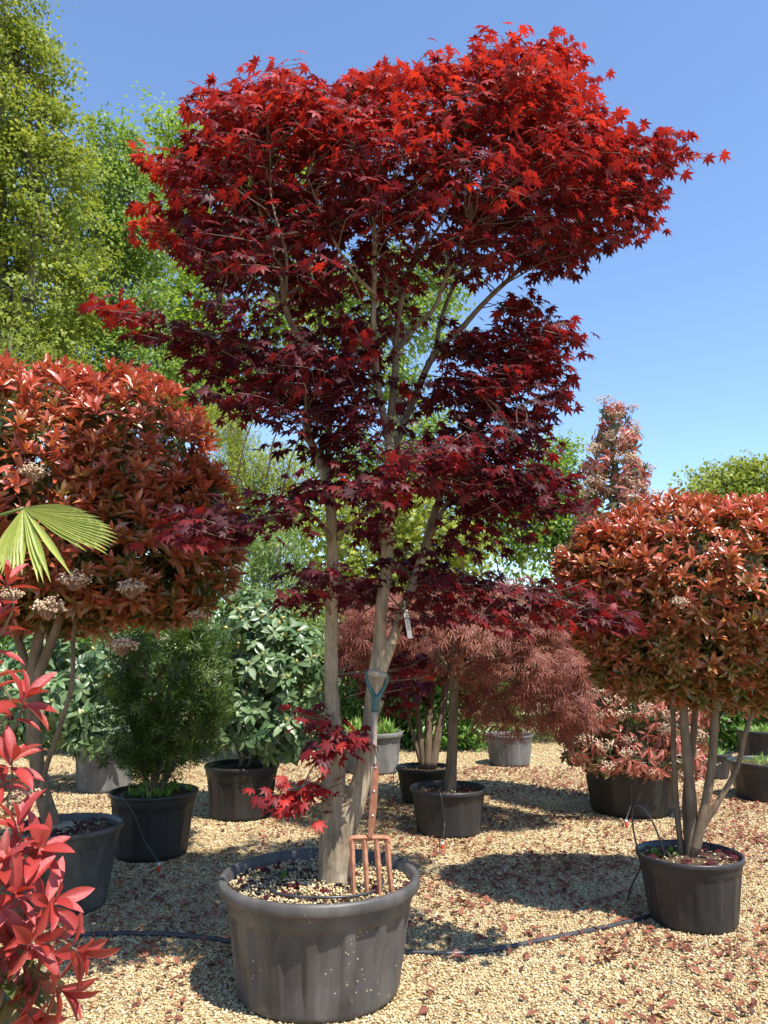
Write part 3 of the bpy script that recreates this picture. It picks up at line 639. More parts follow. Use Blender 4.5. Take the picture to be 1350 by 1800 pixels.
# ------------------------------------------------------------------ fork, tag
def fork():
    root = empty('garden_fork', P(655, 1575, 3.72), 'rusty four-tined digging fork with green Y handle stood against the maple stem', 'garden fork')
    y0, y1 = 3.70, 3.83
    def Yat(py): return y0 + (y1 - y0) * (1582 - py) / (1582 - 1185)
    def q(px, py, off=0): return P(px, py, Yat(py) + off)
    k = PXM(3.75, 1400)
    # ash shaft, slightly bowed
    V, Fc = tube([q(659, 1250), q(657, 1300), q(656, 1350), q(654, 1420)], [5.6 * k, 6.0 * k, 5.6 * k, 5.0 * k], 14, 4)
    quads_to_obj('shaft', V, Fc, M['ash'], root)
    # strapped socket, front and back straps round the shaft
    def ribbon(pts, w, th, off):
        out = []
        pts = [np.array(p) for p in pts]
        Vs = []
        for (px, py), ww in zip(pts, w):
            c = q(px, py, off)
            for sx, sy in ((-1, -1), (1, -1), (1, 1), (-1, 1)): Vs.append(c + np.array((sx * ww * k, sy * th * k, 0)))
        n = len(pts); Fq = [(0, 3, 2, 1), (4 * n - 4, 4 * n - 3, 4 * n - 2, 4 * n - 1)]
        for i in range(n - 1):
            for j in range(4): Fq.append((4 * i + j, 4 * i + (j + 1) % 4, 4 * i + 4 + (j + 1) % 4, 4 * i + 4 + j))
        return np.array(Vs), np.array(Fq)
    st = [(661, 1343), (660.5, 1350), (659, 1380), (656, 1420), (653, 1450), (651, 1472)]
    V, Fc = ribbon(st, [3.4, 5.2, 5.6, 6.2, 5.4, 3.4], 1.4, -.0145)
    so_ = quads_to_obj('socket_strap', V, Fc, M['rust2'], root, False)
    V, Fc = ribbon(st, [3.4, 5.2, 5.6, 6.2, 5.4, 3.4], 1.4, .0145)
    quads_to_obj('socket_strap', V, Fc, M['rust2'], root, False)
    V, Fc = tube([q(655, 1415), q(652, 1450), q(651, 1474)], [5.5 * k, 4.8 * k, 4.0 * k], 12, 3)
    quads_to_obj('socket', V, Fc, M['rust2'], root)
    for px, py in ((660, 1349), (657.5, 1391), (655, 1434)):
        c = q(px, py, -.0195); V, Fc = tube([c + (0, .003, 0), c + (0, -.002, 0), c + (0, -.003, 0)], [2.2 * k, 2.2 * k, .8 * k], 10, 1)
        quads_to_obj('rivet', V, Fc, M['steel'], root)
    # green metal Y and wooden grip
    V, Fc = join([tube([q(659, 1252), q(660, 1235), q(661, 1222)], [6.6 * k, 6.6 * k, 6.4 * k], 12, 3),
                  tube([q(661, 1230), q(654, 1216), q(647, 1203), q(644.5, 1190), q(644, 1180)], [5.4 * k, 4.2 * k, 3.3 * k, 2.9 * k, 2.6 * k], 10, 4),
                  tube([q(661, 1230), q(670, 1217), q(677, 1205), q(680.5, 1193), q(681, 1184)], [5.4 * k, 4.2 * k, 3.3 * k, 2.9 * k, 2.6 * k], 10, 4)])
    quads_to_obj('yoke', V, Fc, M['green'], root)
    V, Fc = tube([q(646, 1182.5), q(651, 1183), q(662, 1185), q(675, 1187), q(680, 1188)], [5.0 * k, 6.2 * k, 6.8 * k, 6.2 * k, 4.6 * k], 14, 4)
    quads_to_obj('grip', V, Fc, M['ash'], root)
    # head: shoulder bar and four tines
    V, Fc = ribbon([(616, 1473.0), (616.01, 1479)], [1, 1], 3.2, 0)
    c = [q(615.5, 1480), q(618, 1474.5), q(630, 1473), q(651, 1473), q(672, 1473), q(682, 1474.5), q(685, 1480)]
    V, Fc = tube(c, [4.6 * k] * 7, 4, 4); quads_to_obj('shoulder', V, Fc, M['rust'], root, False)
    for a, b, e, yb in ((618.5, 620, 622, 1590), (640.5, 643, 646, 1590), (662, 665, 668, 1590), (681.5, 684, 689, 1575)):
        V, Fc = tube([q(a, 1475), q(a + .4, 1490), q(b, 1525, -.006), q(e, yb, 0)], [5.0 * k, 4.8 * k, 4.6 * k, 3.4 * k], 4, 4)
        quads_to_obj('tine', V, Fc, M['rust'], root, False)
fork()
def tag_strip():
    a = P(712, 1068, 3.84); root = empty('plant_label', a, 'narrow white plastic label hanging from the right maple stem', 'plant label')
    k = PXM(3.84, 1090); c = (a + P(721, 1122, 3.83)) / 2
    L = 54 * k
    V, Fc = box(0, 0, 0, 8 * k, .0012, L)
    th = -math.atan2(9, 54)
    Rm = np.array(((math.cos(th), 0, math.sin(th)), (0, 1, 0), (-math.sin(th), 0, math.cos(th))))
    quads_to_obj('strip', V @ Rm.T + c, Fc, M['white'], root, False)
    m = simple_mat('label_print', (.30, .29, .28), .6, .3, c2=(.62, .6, .57), scale=160)
    V, Fc = box(0, -.0012, .004, 5 * k, .0006, L * .55)
    quads_to_obj('print', V @ Rm.T + c, Fc, m, root, False)
    tube_obj('tie', [a + (0, 0, -.004), a + (-.002, .012, .03), P(706, 1060, 3.92) + (0, 0, .02)], [.0012] * 3, M['white'], root, 6, 3)
tag_strip()

# ------------------------------------------------------------------ hoses
def G(px, py, z=0.012):
    u = (px - 675.0) / F; v = (900.0 - py) / F
    y = math.cos(PITCH) - v * math.sin(PITCH); zz = math.sin(PITCH) + v * math.cos(PITCH)
    t = (H0 - z) / -zz
    return np.array((u * t, y * t, z))
hz = [G(*p) for p in ((60, 1664), (110, 1648), (170, 1642), (250, 1641), (330, 1645), (400, 1654), (480, 1668), (560, 1676), (650, 1674), (740, 1674), (800, 1676), (870, 1669), (950, 1653), (1030, 1637), (1110, 1619), (1180, 1598), (1290, 1570))]
h_ = tube_obj('irrigation_hose', np.array(hz) - (0, 0, .0), [.0125] * len(hz), M['hose'], None, 10, 6)
tag(h_, 'thick black irrigation hose lying across the gravel behind the largest pot', 'hose')
def drip(label, pts, stake, r=.0045):
    root = empty('drip_hose', pts[0], label, 'hose', 'drip hoses of the pots')
    tube_obj('tube', pts, [r] * len(pts), M['hose'], root, 8, 6)
    if stake is not None:
        c = np.array(stake)
        tube_obj('joint', [c + (0, 0, .05), c + (0, 0, .034)], [.011, .011], M['white'], root, 10, 1)
        tube_obj('end_plug', [c + (0, 0, .034), c + (0, 0, .012), c + (.004, 0, -.012)], [.010, .012, .008], M['red'], root, 10, 3)
f_ = 6.93 - .33
c = G(778, 1493, .02)
drip('thin drip hose hanging down the front of the weeping maple pot to a red plug', [(.52, 6.95, .37), (.46, f_ + .06, .385), (.465, f_ - .028, .365), (.48, f_ - .03, .25), (.492, f_ + .0, .12), tuple(c + (0, 0, .05))], c)
c = G(279, 1530, .02)
f_ = 6.2 - .333
drip('thin drip hose curving down the front of the evergreen pot to a red plug', [(-1.95, 6.1, .46), (-1.93, f_ + .06, .485), (-1.90, f_ + .01, .47), (-1.80, f_ - .02, .35), (-1.735, f_ - .01, .2), tuple(c + (0, 0, .05))], c)
c = G(92, 1648, .02)
drip('thin drip hose down the round-headed photinia pot ending in a red plug', [(-2.0, 4.8, .47), (-2.03, 4.70, .495), (-2.03, 4.645, .47), (-2.02, 4.66, .25), (-2.0, 4.66, .1), tuple(c + (0, 0, .05))], c)
drip('black hose looped high over the rim of the multi-stemmed photinia pot', [P(1170, 1510, 4.72), P(1158, 1470, 4.70), P(1140, 1432, 4.70), P(1122, 1416, 4.72), P(1112, 1425, 4.74), P(1113, 1455, 4.75), P(1120, 1490, 4.76), P(1126, 1520, 4.85), (1.52, 5.05, .1), (1.5, 5.08, .012)], None, .0055)
c = G(690, 1405, .02)
drip('short drip hose at the dark pot of slender stems with red plug', [(.22, 8.2, .35), (.125, 8.15, .35), (.10, 8.13, .30), (.09, 8.1, .15), tuple(c + (0, 0, .05))], c)
c = G(1101, 1452, .02)
drip('drip hose down the broad dark pot of the conical shrub with red plug', [(2.2, 7.4, .52), (2.21, 7.29, .53), (2.22, 7.275, .45), (2.25, 7.32, .2), tuple(c + (0, 0, .05))], c)
# coil lying on the soil of the big pot
cc = [(BX + .27 * math.cos(a) + .03, BY - .04 + .25 * math.sin(a), .472 + .004 * math.sin(3 * a)) for a in np.linspace(2.2, 6.6, 14)]
cl = tube_obj('soaker_ring', cc, [.006] * 14, M['hose'], None, 8, 5); tag(cl, 'black soaker ring lying on the stones inside the largest pot', 'hose')
st_ = tube_obj('dripper_stake', [P(549, 1534, 4.0), P(541, 1512, 4.02), P(533, 1491, 4.04)], [.005, .0055, .008], M['hose'], None, 8, 2)
tag(st_, 'black dripper stake pushed in the soil behind the maple trunk', 'stake')
# grey timber block in the left pot
V, Fc = box(0, 0, 0, .20, .09, .035); th = .5
Rm = np.array(((math.cos(th), -math.sin(th), 0), (math.sin(th), math.cos(th), 0), (0, 0, 1)))
tag(quads_to_obj('timber_block', V @ Rm.T + (-2.03, 5.0, .462), Fc, M['ash'], None, False), 'weathered grey timber block lying in the round-headed photinia pot', 'timber')

# ------------------------------------------------------------------ shrubs and trees: crown sampling
def blobs3(bl, Y, hd=None):
    """(px, py, rx, ry[, distance offset]) -> centres and radii in metres"""
    cs, rs = [], []
    for b in bl:
        y = Y + (b[4] if len(b) > 4 else 0); k = PXM(y, b[1])
        cs.append(P(b[0], b[1], y)); rs.append((b[2] * k, (hd if hd else (b[2] + b[3]) / 2 * k), b[3] * k))
    return np.array(cs), np.array(rs)
def shell(cs, rs, n, lo=.8, hi=1.03, deep=.82, zmin=.06):
    """points and outward normals on the union of the blobs"""
    area = (rs[:, 0] * rs[:, 2] + rs[:, 0] * rs[:, 1] + rs[:, 1] * rs[:, 2]); pr = area / area.sum()
    out_p, out_n, tot = [], [], 0
    for _ in range(12):
        i = rng.choice(len(cs), n * 2, p=pr); d = rand_dirs(n * 2); f = U(lo, hi, (n * 2, 1))
        p = cs[i] + d * rs[i] * f; nn = norm(d / rs[i])
        q = np.linalg.norm((p[:, None] - cs[None]) / rs[None], axis=2); q[np.arange(len(p)), i] = 9
        ok = (q.min(1) > deep * .98) & (p[:, 2] > zmin) if deep < 1 else (p[:, 2] > zmin)
        out_p.append(p[ok]); out_n.append(nn[ok]); tot += ok.sum()
        if tot >= n: break
    return np.vstack(out_p)[:n], np.vstack(out_n)[:n]
def stems(root, base, targets, r0, mat, name='stem', sides=8, bend=.06):
    for tg_ in targets:
        b = np.array(base) + np.append(rng.normal(0, .02, 2), 0); t = np.array(tg_); m1 = b + (t - b) * .35 + rng.normal(0, bend, 3) * (1, 1, .2); m2 = b + (t - b) * .7 + rng.normal(0, bend, 3) * (1, 1, .2)
        tube_obj(name, [b, m1, m2, t], [r0, r0 * .8, r0 * .55, r0 * .25], mat, root, sides, 5, .06)
def interior(root, cs, rs, base, n, mat, r=.004, name='twigs', k=.92):
    p, nn = shell(cs, rs, n, .5, k, 0.0)
    i = np.argmin(np.linalg.norm(p[:, None] - cs[None], axis=2), 1)
    tt = []
    for a, j in zip(p, i):
        c0 = cs[j] * .6 + np.array(base) * .4 if rng.random() < .3 else cs[j] + rng.normal(0, .12, 3) * rs[j]
        m_ = (c0 + a) / 2 + rng.normal(0, .03, 3) * rs[j]; m_[2] -= .02
        tt.append(tube([c0, m_, a], [r, r * .7, r * .3], 4, 2, False))
    V, Fc = join(tt); tag(obj(name, V, Fc, 4, mat, root), kind='stuff')
def panicle(root, c, R, n=170, name='flower_cluster', tint=.55):
    """flat-topped cluster of tiny flowers on fine stalks"""
    d = rand_dirs(n); d[:, 2] = np.abs(d[:, 2]) * .7 + .05; p = np.array(c) + d * R * U(.5, 1.05, (n, 1)) + rng.normal(0, R * .08, (n, 3))
    S = (np.array([(1, 0, 0), (-1, 0, 0), (0, 1, 0), (0, -1, 0), (0, 0, .9), (0, 0, -.9)], float), np.array([(0, 2, 4), (2, 1, 4), (1, 3, 4), (3, 0, 4), (2, 0, 5), (1, 2, 5), (3, 1, 5), (0, 3, 5)], int))
    V, Fc, t_ = bake(S, p, frames(rand_dirs(n), rand_dirs(n)), U(.06, .12, n) * R, np.clip(tint + rng.normal(0, .25, n), 0, 1))
    base = np.array(c) - (0, 0, R * .5)
    Vs, Fs, Ts = [V], [Fc], [t_]; o = len(V)
    for q in p[::3]:
        a, b_ = tube([base, (base + q) / 2 + rng.normal(0, R * .06, 3), q], [.0022, .0016, .001], 3, 1, False)
        tri = np.vstack([b_[:, [0, 1, 2]], b_[:, [0, 2, 3]]]); Vs.append(a); Fs.append(tri + o); Ts.append(np.full(len(a), .1)); o += len(a)
    return obj(name, np.vstack(Vs), np.vstack(Fs), 3, M['flower'], root, np.concatenate(Ts))

# ------------------------------------------------------------------ photinias
def photinia(name, label, X, Y, zb, bl, nros, size, tops, flowers, stem_tr, lim=None, hd=None, tint0=.62):
    root = empty(name, (X, Y, zb), label, 'photinia')
    cs, rs = blobs3(bl, Y, hd)
    p, nn = shell(cs, rs, nros, .84, 1.05)
    zt, zl = cs[:, 2].max() + rs[:, 2].max(), (cs[:, 2] - rs[:, 2]).min()
    hgt = (p[:, 2] - zl) / (zt - zl)
    lv = Leaves()
    ax = norm(nn * .75 + np.array((0, 0, .75)) + rng.normal(0, .22, nn.shape))
    # young red flushes at the shoot tips, oldest wood low down stays green and bronze
    rosettes(lv, p, ax, 9, size * U(.8, 1.15, len(p)), tint0 + .42 * (hgt - .5) + rng.normal(0, .10, len(p)), 10, 66, tj=.10)
    p2, n2 = shell(cs, rs, int(nros * 1.1), .5, .88, .45)
    rosettes(lv, p2, norm(n2 + rng.normal(0, .5, n2.shape)), 8, size * .9, .22 + rng.normal(0, .1, len(p2)), 40, 95, tj=.12)
    build_leaves(lv, PHOT, M['phot'], root, 300, lim=lim)
    for tr in stem_tr:
        p_, r_ = trace(tr); tube_obj('stem', p_, r_, M['bark2'], root, 10, 5, .08)
    interior(root, cs, rs, P(stem_tr[0][-1][0], stem_tr[0][-1][1], Y), 130, M['bark2'], .006)
    for (a, b, y, R) in flowers: panicle(root, P(a, b, y), R)
    return root
photinia('photinia_tree', 'large round-headed photinia with glossy orange-red leaves and cream flower heads, beside the palm', -1.98, 5.0, .40,
         [(60, 850, 225, 205, 0), (225, 830, 145, 175, 0), (320, 920, 92, 120, .05), (200, 950, 210, 130, 0), (-60, 880, 180, 220, 0), (90, 1000, 190, 100, .1), (110, 1075, 120, 45, .1), (265, 1055, 105, 45, .05), (365, 1010, 42, 60, .05)], 1750, .108, None,
         [(85, 1075, 4.35, .10), (60, 835, 4.28, .085), (130, 1025, 4.4, .09), (232, 1040, 4.42, .085), (215, 1140, 4.6, .09), (345, 1085, 4.75, .06), (20, 1050, 4.4, .07)],
         [[(95, 1460, 5.0, 15), (72, 1380, 5.0, 13), (60, 1290, 5.0, 11.5), (58, 1190, 5.0, 11), (70, 1110, 5.0, 9), (90, 1020, 5.0, 6)],
          [(60, 1250, 5.0, 9), (68, 1190, 4.97, 9), (92, 1125, 4.95, 8), (120, 1050, 4.9, 6), (160, 960, 4.9, 4)],
          [(70, 1400, 4.95, 5), (84, 1340, 4.93, 4.5), (108, 1270, 4.9, 4.2), (127, 1200, 4.9, 4), (130, 1110, 4.9, 3.6), (150, 1040, 4.9, 2.5)],
          [(60, 1230, 5.0, 8), (40, 1150, 5.05, 7.5), (10, 1060, 5.1, 6), (-40, 960, 5.1, 4)]])
photinia('photinia_tree', 'multi-stemmed round photinia with orange-red leaves, thin bare stems in a small black pot', 1.78, 4.76, .34,
         [(1215, 1015, 200, 140, 0), (1100, 1030, 112, 115, 0), (1330, 1000, 140, 120, .05), (1190, 1110, 165, 105, 0), (1320, 1120, 120, 100, .05), (1040, 1010, 58, 65, .05), (1245, 1195, 105, 48, 0), (1125, 1175, 80, 48, 0), (1320, 1200, 80, 50, .1)], 2100, .080, None,
         [(1195, 1060, 4.2, .05)],
         [[(1215, 1520, 4.76, 11), (1216, 1470, 4.76, 10), (1214, 1400, 4.76, 9), (1206, 1320, 4.76, 8), (1200, 1240, 4.76, 7), (1190, 1140, 4.76, 5)],
          [(1220, 1500, 4.74, 9), (1236, 1430, 4.72, 8), (1250, 1350, 4.72, 7.5), (1255, 1280, 4.72, 7), (1262, 1200, 4.72, 6), (1290, 1100, 4.7, 4)],
          [(1224, 1470, 4.74, 6), (1262, 1410, 4.72, 5), (1295, 1350, 4.72, 4.4), (1310, 1290, 4.72, 4), (1340, 1200, 4.75, 3)],
          [(1200, 1515, 4.8, 5), (1190, 1430, 4.8, 5), (1184, 1330, 4.8, 4.5), (1180, 1230, 4.8, 4), (1150, 1130, 4.8, 3)],
          [(1210, 1500, 4.8, 6), (1205, 1400, 4.82, 6), (1218, 1300, 4.85, 5.5), (1224, 1200, 4.85, 5), (1230, 1100, 4.85, 3)]],
         tint0=.52)
# young photinia leaning in from the side of the path
def young_photinia():
    root = empty('photinia_shrub', (-1.75, 2.45, .32), 'young scarlet photinia with long glossy leaves beside the path, before the dusty pot', 'photinia')
    base = np.array((-1.75, 2.45, .33))
    sh = [(12, 1020, 2.45, .78, (.1, -.1, 1)), (45, 1225, 2.35, .72, (.5, -.2, .8)), (22, 1335, 2.3, .7, (.4, -.3, .9)), (70, 1490, 2.25, .8, (.5, -.4, .8)), (30, 1450, 2.2, .75, (.1, -.3, 1)),
          (95, 1585, 2.2, .85, (.8, -.3, .45)), (30, 1570, 2.15, .8, (.4, -.5, .7)), (140, 1672, 2.2, .8, (.9, -.2, -.1)), (60, 1655, 2.15, .7, (.7, -.4, .3)), (18, 1650, 2.2, .6, (.3, -.5, .5)),
          (110, 1742, 2.2, .75, (.9, -.2, -.25)), (45, 1735, 2.25, .15, (.5, -.4, .2)), (10, 1720, 2.2, .12, (.3, -.5, .4)), (5, 1515, 2.15, .7, (.2, -.4, .8)), (-30, 1180, 2.4, .6, (-.3, -.2, .9)), (-40, 1400, 2.3, .5, (-.4, -.2, .8)),
          (-30, 1620, 2.2, .3, (-.2, -.5, .5)), (60, 1790, 2.2, .7, (.7, -.3, -.1)), (-10, 1100, 2.5, .7, (.2, -.1, .9))]
    lv = Leaves()
    for px, py, y, tn, ax in sh:
        c = P(px, py, y); ax = norm(np.array(ax, float))
        rosettes(lv, c[None], ax[None], 9, np.array([.118]), np.array([tn]), 15, 85, droop=.12, tj=.09)
        rosettes(lv, (c - ax * .07)[None], ax[None], 4, np.array([.11]), np.array([tn - .1]), 60, 95, droop=.15, tj=.12)
        m1 = base + (c - base) * .45 + np.array((-.12, .05, .10)) + rng.normal(0, .03, 3); m2 = c - ax * .16 + (0, .02, 0)
        tube_obj('stem', [base + np.append(rng.normal(0, .02, 2), 0), m1, m2, c], [.009, .006, .0042, .002], M['bark2'], root, 8, 6)
    build_leaves(lv, PHOTBIG, M['photfg'], root, 300)
    panicle(root, P(45, 1405, 2.42), .05, 70)
    panicle(root, P(15, 1420, 2.42), .045, 60)
young_photinia()

# ------------------------------------------------------------------ palm
def palm():
    bx, by = -2.55, 3.45
    root = empty('fan_palm', (bx, by, .35), 'fan palm with a broad pale green fan leaf hanging before the round-headed photinia', 'palm')
    tp = np.array((bx, by, 1.75))
    tube_obj('trunk', [(bx, by, .34), (bx + .01, by, .9), (bx, by + .01, 1.4), tuple(tp)], [.10, .11, .10, .06], M['fibre'], root, 14, 6, .12)
    def seg_leaf(parent, hub, d, n, L, w, sag, tnt):
        """one pleated leaflet as a folded strip that sags along its length"""
        d = norm(d); side = norm(np.cross(d, n)); ts = np.linspace(0, 1, 9); V = []; W = []
        for t in ts:
            c = hub + d * L * t + np.array((0, 0, -sag * L * t * t))
            ww = w * (min(1, .25 + t * 1.6)) * (1 if t < .6 else max(.02, (1 - t) / .4)) / 2
            V += [c - side * ww, c + n * ww * -.9, c + side * ww]
        Fc = []
        for i in range(8):
            a = 3 * i; Fc += [(a, a + 1, a + 4, a + 3), (a + 1, a + 2, a + 5, a + 4)]
        return np.array(V), np.array(Fc)
    def frond(hub, start, angs, e1, e2, n, name='frond'):
        mid = (start + hub) / 2 + np.array((0, 0, .06))
        fr = tube_obj(name, [start, mid, hub], [.012, .009, .007], M['palm'], root, 8, 6)
        for a, L, sag, tnt in angs:
            a = math.radians(a); d = e1 * math.cos(a) + e2 * math.sin(a)
            nn = norm(n + rng.normal(0, .05, 3))
            V, Fc = seg_leaf(fr, hub, d, nn, L, .030, sag, tnt)
            obj('leaflet', V, Fc, 4, M['palm'], fr, np.full(len(V), tnt))
    hub = P(42, 893, 3.25); k = PXM(3.25, 900)
    e1 = norm(np.array((.97, -.22, .03))); e2 = norm(np.array((-.05, -.32, -.94))); nrm = norm(np.array((.15, -.93, .33)))
    angs = []
    for a in np.linspace(0, 25, 15):
        L = (105 + 100 * min(1, a / 14)) * k; angs.append((a, L * U(.97, 1.03), .06 + .02 * rng.random(), U(.45, .75)))
    for a, L in ((28, 180), (31, 172), (45, 185), (56, 172), (60, 165), (63, 158), (74, 132), (78, 130), (82, 130), (86, 128), (89, 126), (92, 126), (95, 124), (99, 122), (103, 118), (110, 110)):
        angs.append((a, L * k, .03, U(.3, .75)))
    frond(hub, tp, angs, e1, e2, nrm)
    for az, el, L in ((150, 30, .62), (200, 10, .6), (250, 40, .55), (110, 55, .6), (180, 65, .5)):
        az, el = math.radians(az), math.radians(el)
        dv = np.array((math.cos(az) * math.cos(el), math.sin(az) * math.cos(el), math.sin(el)))
        h = tp + dv * .42; s_ = norm(np.cross(dv, np.array((0, 0, 1.)))); n2 = np.cross(s_, dv)
        frond(h, tp, [(a, .42 * U(.9, 1.1), .25, U(.3, .8)) for a in np.linspace(-110, 110, 22)], dv, s_, n2)
palm()

# ------------------------------------------------------------------ rhododendrons
def rhodo(label, X, Y, zb, bl, nros, nbud, size, hd):
    root = empty('rhododendron', (X, Y, zb), label, 'rhododendron')
    cs, rs = blobs3(bl, Y, hd)
    p, nn = shell(cs, rs, nros, .82, 1.04)
    ax = norm(nn + np.array((0, -.15, .55)) + rng.normal(0, .2, nn.shape)); lv = Leaves()
    rosettes(lv, p, ax, 8, size * U(.8, 1.2, len(p)), .55 + rng.normal(0, .15, len(p)), 62, 100, droop=.12, tj=.1)
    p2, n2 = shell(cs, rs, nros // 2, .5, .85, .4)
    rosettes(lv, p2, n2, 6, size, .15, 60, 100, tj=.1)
    build_leaves(lv, RHODO, M['rhodo'], root, 300)
    vis = np.argsort(p[:, 1] - .3 * p[:, 2] + rng.random(len(p)) * .5)[:nbud]
    for i in vis:
        b = p[i]; a = ax[i]; tube_obj('bud', [b - a * .01, b + a * .012, b + a * .03, b + a * .055], [.006, .013, .015, .002], M['bud'], root, 8, 3)
    stems(root, (X, Y, zb), cs, .014, M['bark2']); interior(root, cs, rs, (X, Y, zb + .2), 60, M['bark2'], .005)
rhodo('rhododendron with broad pale green leaf whorls and yellow buds in the dark brown-black pot', -1.34, 7.55, .43,
      [(455, 1180, 95, 125), (425, 1255, 85, 75), (525, 1195, 60, 105), (440, 1095, 62, 60), (490, 1280, 60, 55)], 330, 26, .135, .5)
rhodo('looser rhododendron with leafy side shoots in the old grey ribbed pot', -3.1, 8.9, .43,
      [(130, 1200, 100, 105), (205, 1260, 55, 60), (60, 1215, 75, 110), (215, 1170, 60, 60), (180, 1290, 50, 40)], 260, 16, .15, .55)

# ------------------------------------------------------------------ narrow-leaved evergreen
def evergreen():
    X, Y, zb = -1.77, 6.2, .44
    root = empty('evergreen_shrub', (X, Y, zb), 'dark evergreen shrub with narrow leaves on several stems, between photinia and rhododendron', 'shrub')
    cs, rs = blobs3([(290, 1215, 95, 110), (245, 1290, 62, 65), (350, 1175, 62, 75), (325, 1290, 58, 55), (220, 1195, 48, 65), (375, 1240, 35, 50), (280, 1335, 52, 36), (250, 1130, 50, 36), (340, 1110, 40, 34)], Y, .4)
    p, nn = shell(cs, rs, 1000, .4, 1.2, .3); lv = Leaves()
    ax = norm(nn * .7 + np.array((0, 0, .5)) + rng.normal(0, .4, nn.shape)); q = U(.1, .95, len(p))     # young yellow-green tips here and there
    for k in range(3): rosettes(lv, p - ax * .03 * k, ax, 9, .072, .18 + .5 * q**2 + rng.normal(0, .14, len(p)), 25 + 18 * k, 70 + 8 * k, droop=.15, tj=.1)
    build_leaves(lv, NEEDLE, M['yew'], root, 0)
    for tr in ([(271, 1410, 6.2, 7), (272, 1340, 6.2, 6.5), (275, 1270, 6.2, 5), (285, 1170, 6.2, 3)], [(268, 1400, 6.18, 5), (290, 1300, 6.15, 4), (300, 1200, 6.1, 3)], [(278, 1400, 6.2, 5), (330, 1280, 6.2, 4), (345, 1180, 6.2, 3)], [(266, 1400, 6.2, 5), (235, 1290, 6.2, 4), (215, 1190, 6.2, 3)]):
        p_, r_ = trace(tr); tube_obj('stem', p_, r_, M['bark2'], root, 8, 5, .06)
    interior(root, cs, rs, (X, Y, .8), 90, M['bark2'], .004)
evergreen()

# ------------------------------------------------------------------ weeping maple and slender maple
def weeping():
    X, Y, zb = .554, 6.93, .33
    root = empty('weeping_maple', (X, Y, zb), 'weeping maple with feathery brownish-red foliage on one bare grey stem', 'tree')
    bl = [(795, 1115, 165, 75), (925, 1165, 105, 70), (690, 1115, 95, 65), (965, 1220, 72, 62), (870, 1080, 110, 55), (645, 1135, 52, 55), (990, 1260, 45, 40), (735, 1150, 80, 40, .3), (880, 1230, 70, 60, .35)]
    cs, rs = blobs3(bl, Y); rs[:, 1] = np.minimum(rs[:, 1] * 1.25, .75)
    p, nn = shell(cs, rs, 1500, .75, 1.05, .75)
    keep = (nn[:, 2] > -.35) | (rng.random(len(p)) < .25); p, nn = p[keep], nn[keep]; n = len(p)
    m = 7; h = norm(nn * (1, 1, .15) + rng.normal(0, .3, nn.shape) * (1, 1, .2))
    d = h[:, None] + rng.normal(0, .45, (n, m, 3)); d[..., 2] -= U(.3, 1.3, (n, m)); d = norm(d).reshape(-1, 3)
    base = (p[:, None] + rng.normal(0, .045, (n, m, 3))).reshape(-1, 3)
    lv = Leaves(); lv.add(base, frames(d, np.array((0, 0, 1.)) + np.repeat(nn, m, 0) * .6 + rng.normal(0, .25, d.shape)), U(.06, .10, len(d)), np.repeat(.6 + rng.normal(0, .2, n), m) + rng.normal(0, .12, len(d)))
    build_leaves(lv, THREAD, M['thread'], root, 0)
    p_, r_ = trace([(790, 1400, Y, 12), (792, 1370, Y, 10.5), (795, 1300, Y, 9), (797, 1230, Y, 8), (797, 1190, Y, 8), (795, 1140, Y, 6)]); tube_obj('trunk', p_, r_, M['bark2'], root, 10, 5, .08)
    for c_ in cs:
        b = P(796, 1185, Y); mid = (b + c_) / 2 + np.array((0, 0, .16)); tube_obj('branch', [b, mid, c_ + (0, 0, .05)], [.022, .014, .006], M['bark2'], root, 8, 6, .06)
    interior(root, cs, rs, P(796, 1150, Y), 160, M['bark2'], .004)
weeping()
def slender():
    X, Y, zb = .42, 8.25, .31
    root = empty('slender_maple', (X, Y, zb), 'slender many-stemmed purple maple in the small dark pot behind the weeping maple', 'tree')
    for tr in ([(745, 1350, Y, 6), (738, 1290, Y, 5), (728, 1210, Y, 4), (700, 1120, Y, 3)], [(752, 1350, Y, 8), (753, 1290, Y, 7), (757, 1220, Y, 6), (760, 1120, Y, 4)], [(760, 1350, Y, 8), (770, 1290, Y, 7), (782, 1220, Y, 6), (790, 1120, Y, 4)], [(742, 1350, Y, 4), (720, 1270, Y, 3.4), (690, 1180, Y, 2.4)]):
        p_, r_ = trace(tr); tube_obj('stem', p_, r_, M['bark2'], root, 8, 5, .06)
    cs, rs = blobs3([(690, 1140, 85, 60), (760, 1110, 80, 60), (640, 1150, 50, 50), (700, 1210, 60, 40), (800, 1160, 50, 50), (640, 1060, 60, 40)], Y)
    p, nn = shell(cs, rs, 420, .4, 1.05, .0); n = len(p); m = 6
    d = nn[:, None] * (1, 1, .2) + rng.normal(0, .5, (n, m, 3)); d[..., 2] -= U(.2, .9, (n, m)); d = norm(d).reshape(-1, 3)
    lv = Leaves(); lv.add((p[:, None] + rng.normal(0, .06, (n, m, 3))).reshape(-1, 3), frames(d, np.array((0, 0, 1.)) + rng.normal(0, .3, d.shape)), U(.05, .08, n * m), .34 + rng.normal(0, .14, n * m))
    build_leaves(lv, MAPLE, M['maple'], root, 0)
    interior(root, cs, rs, P(755, 1200, Y), 70, M['bark2'], .004)
slender()

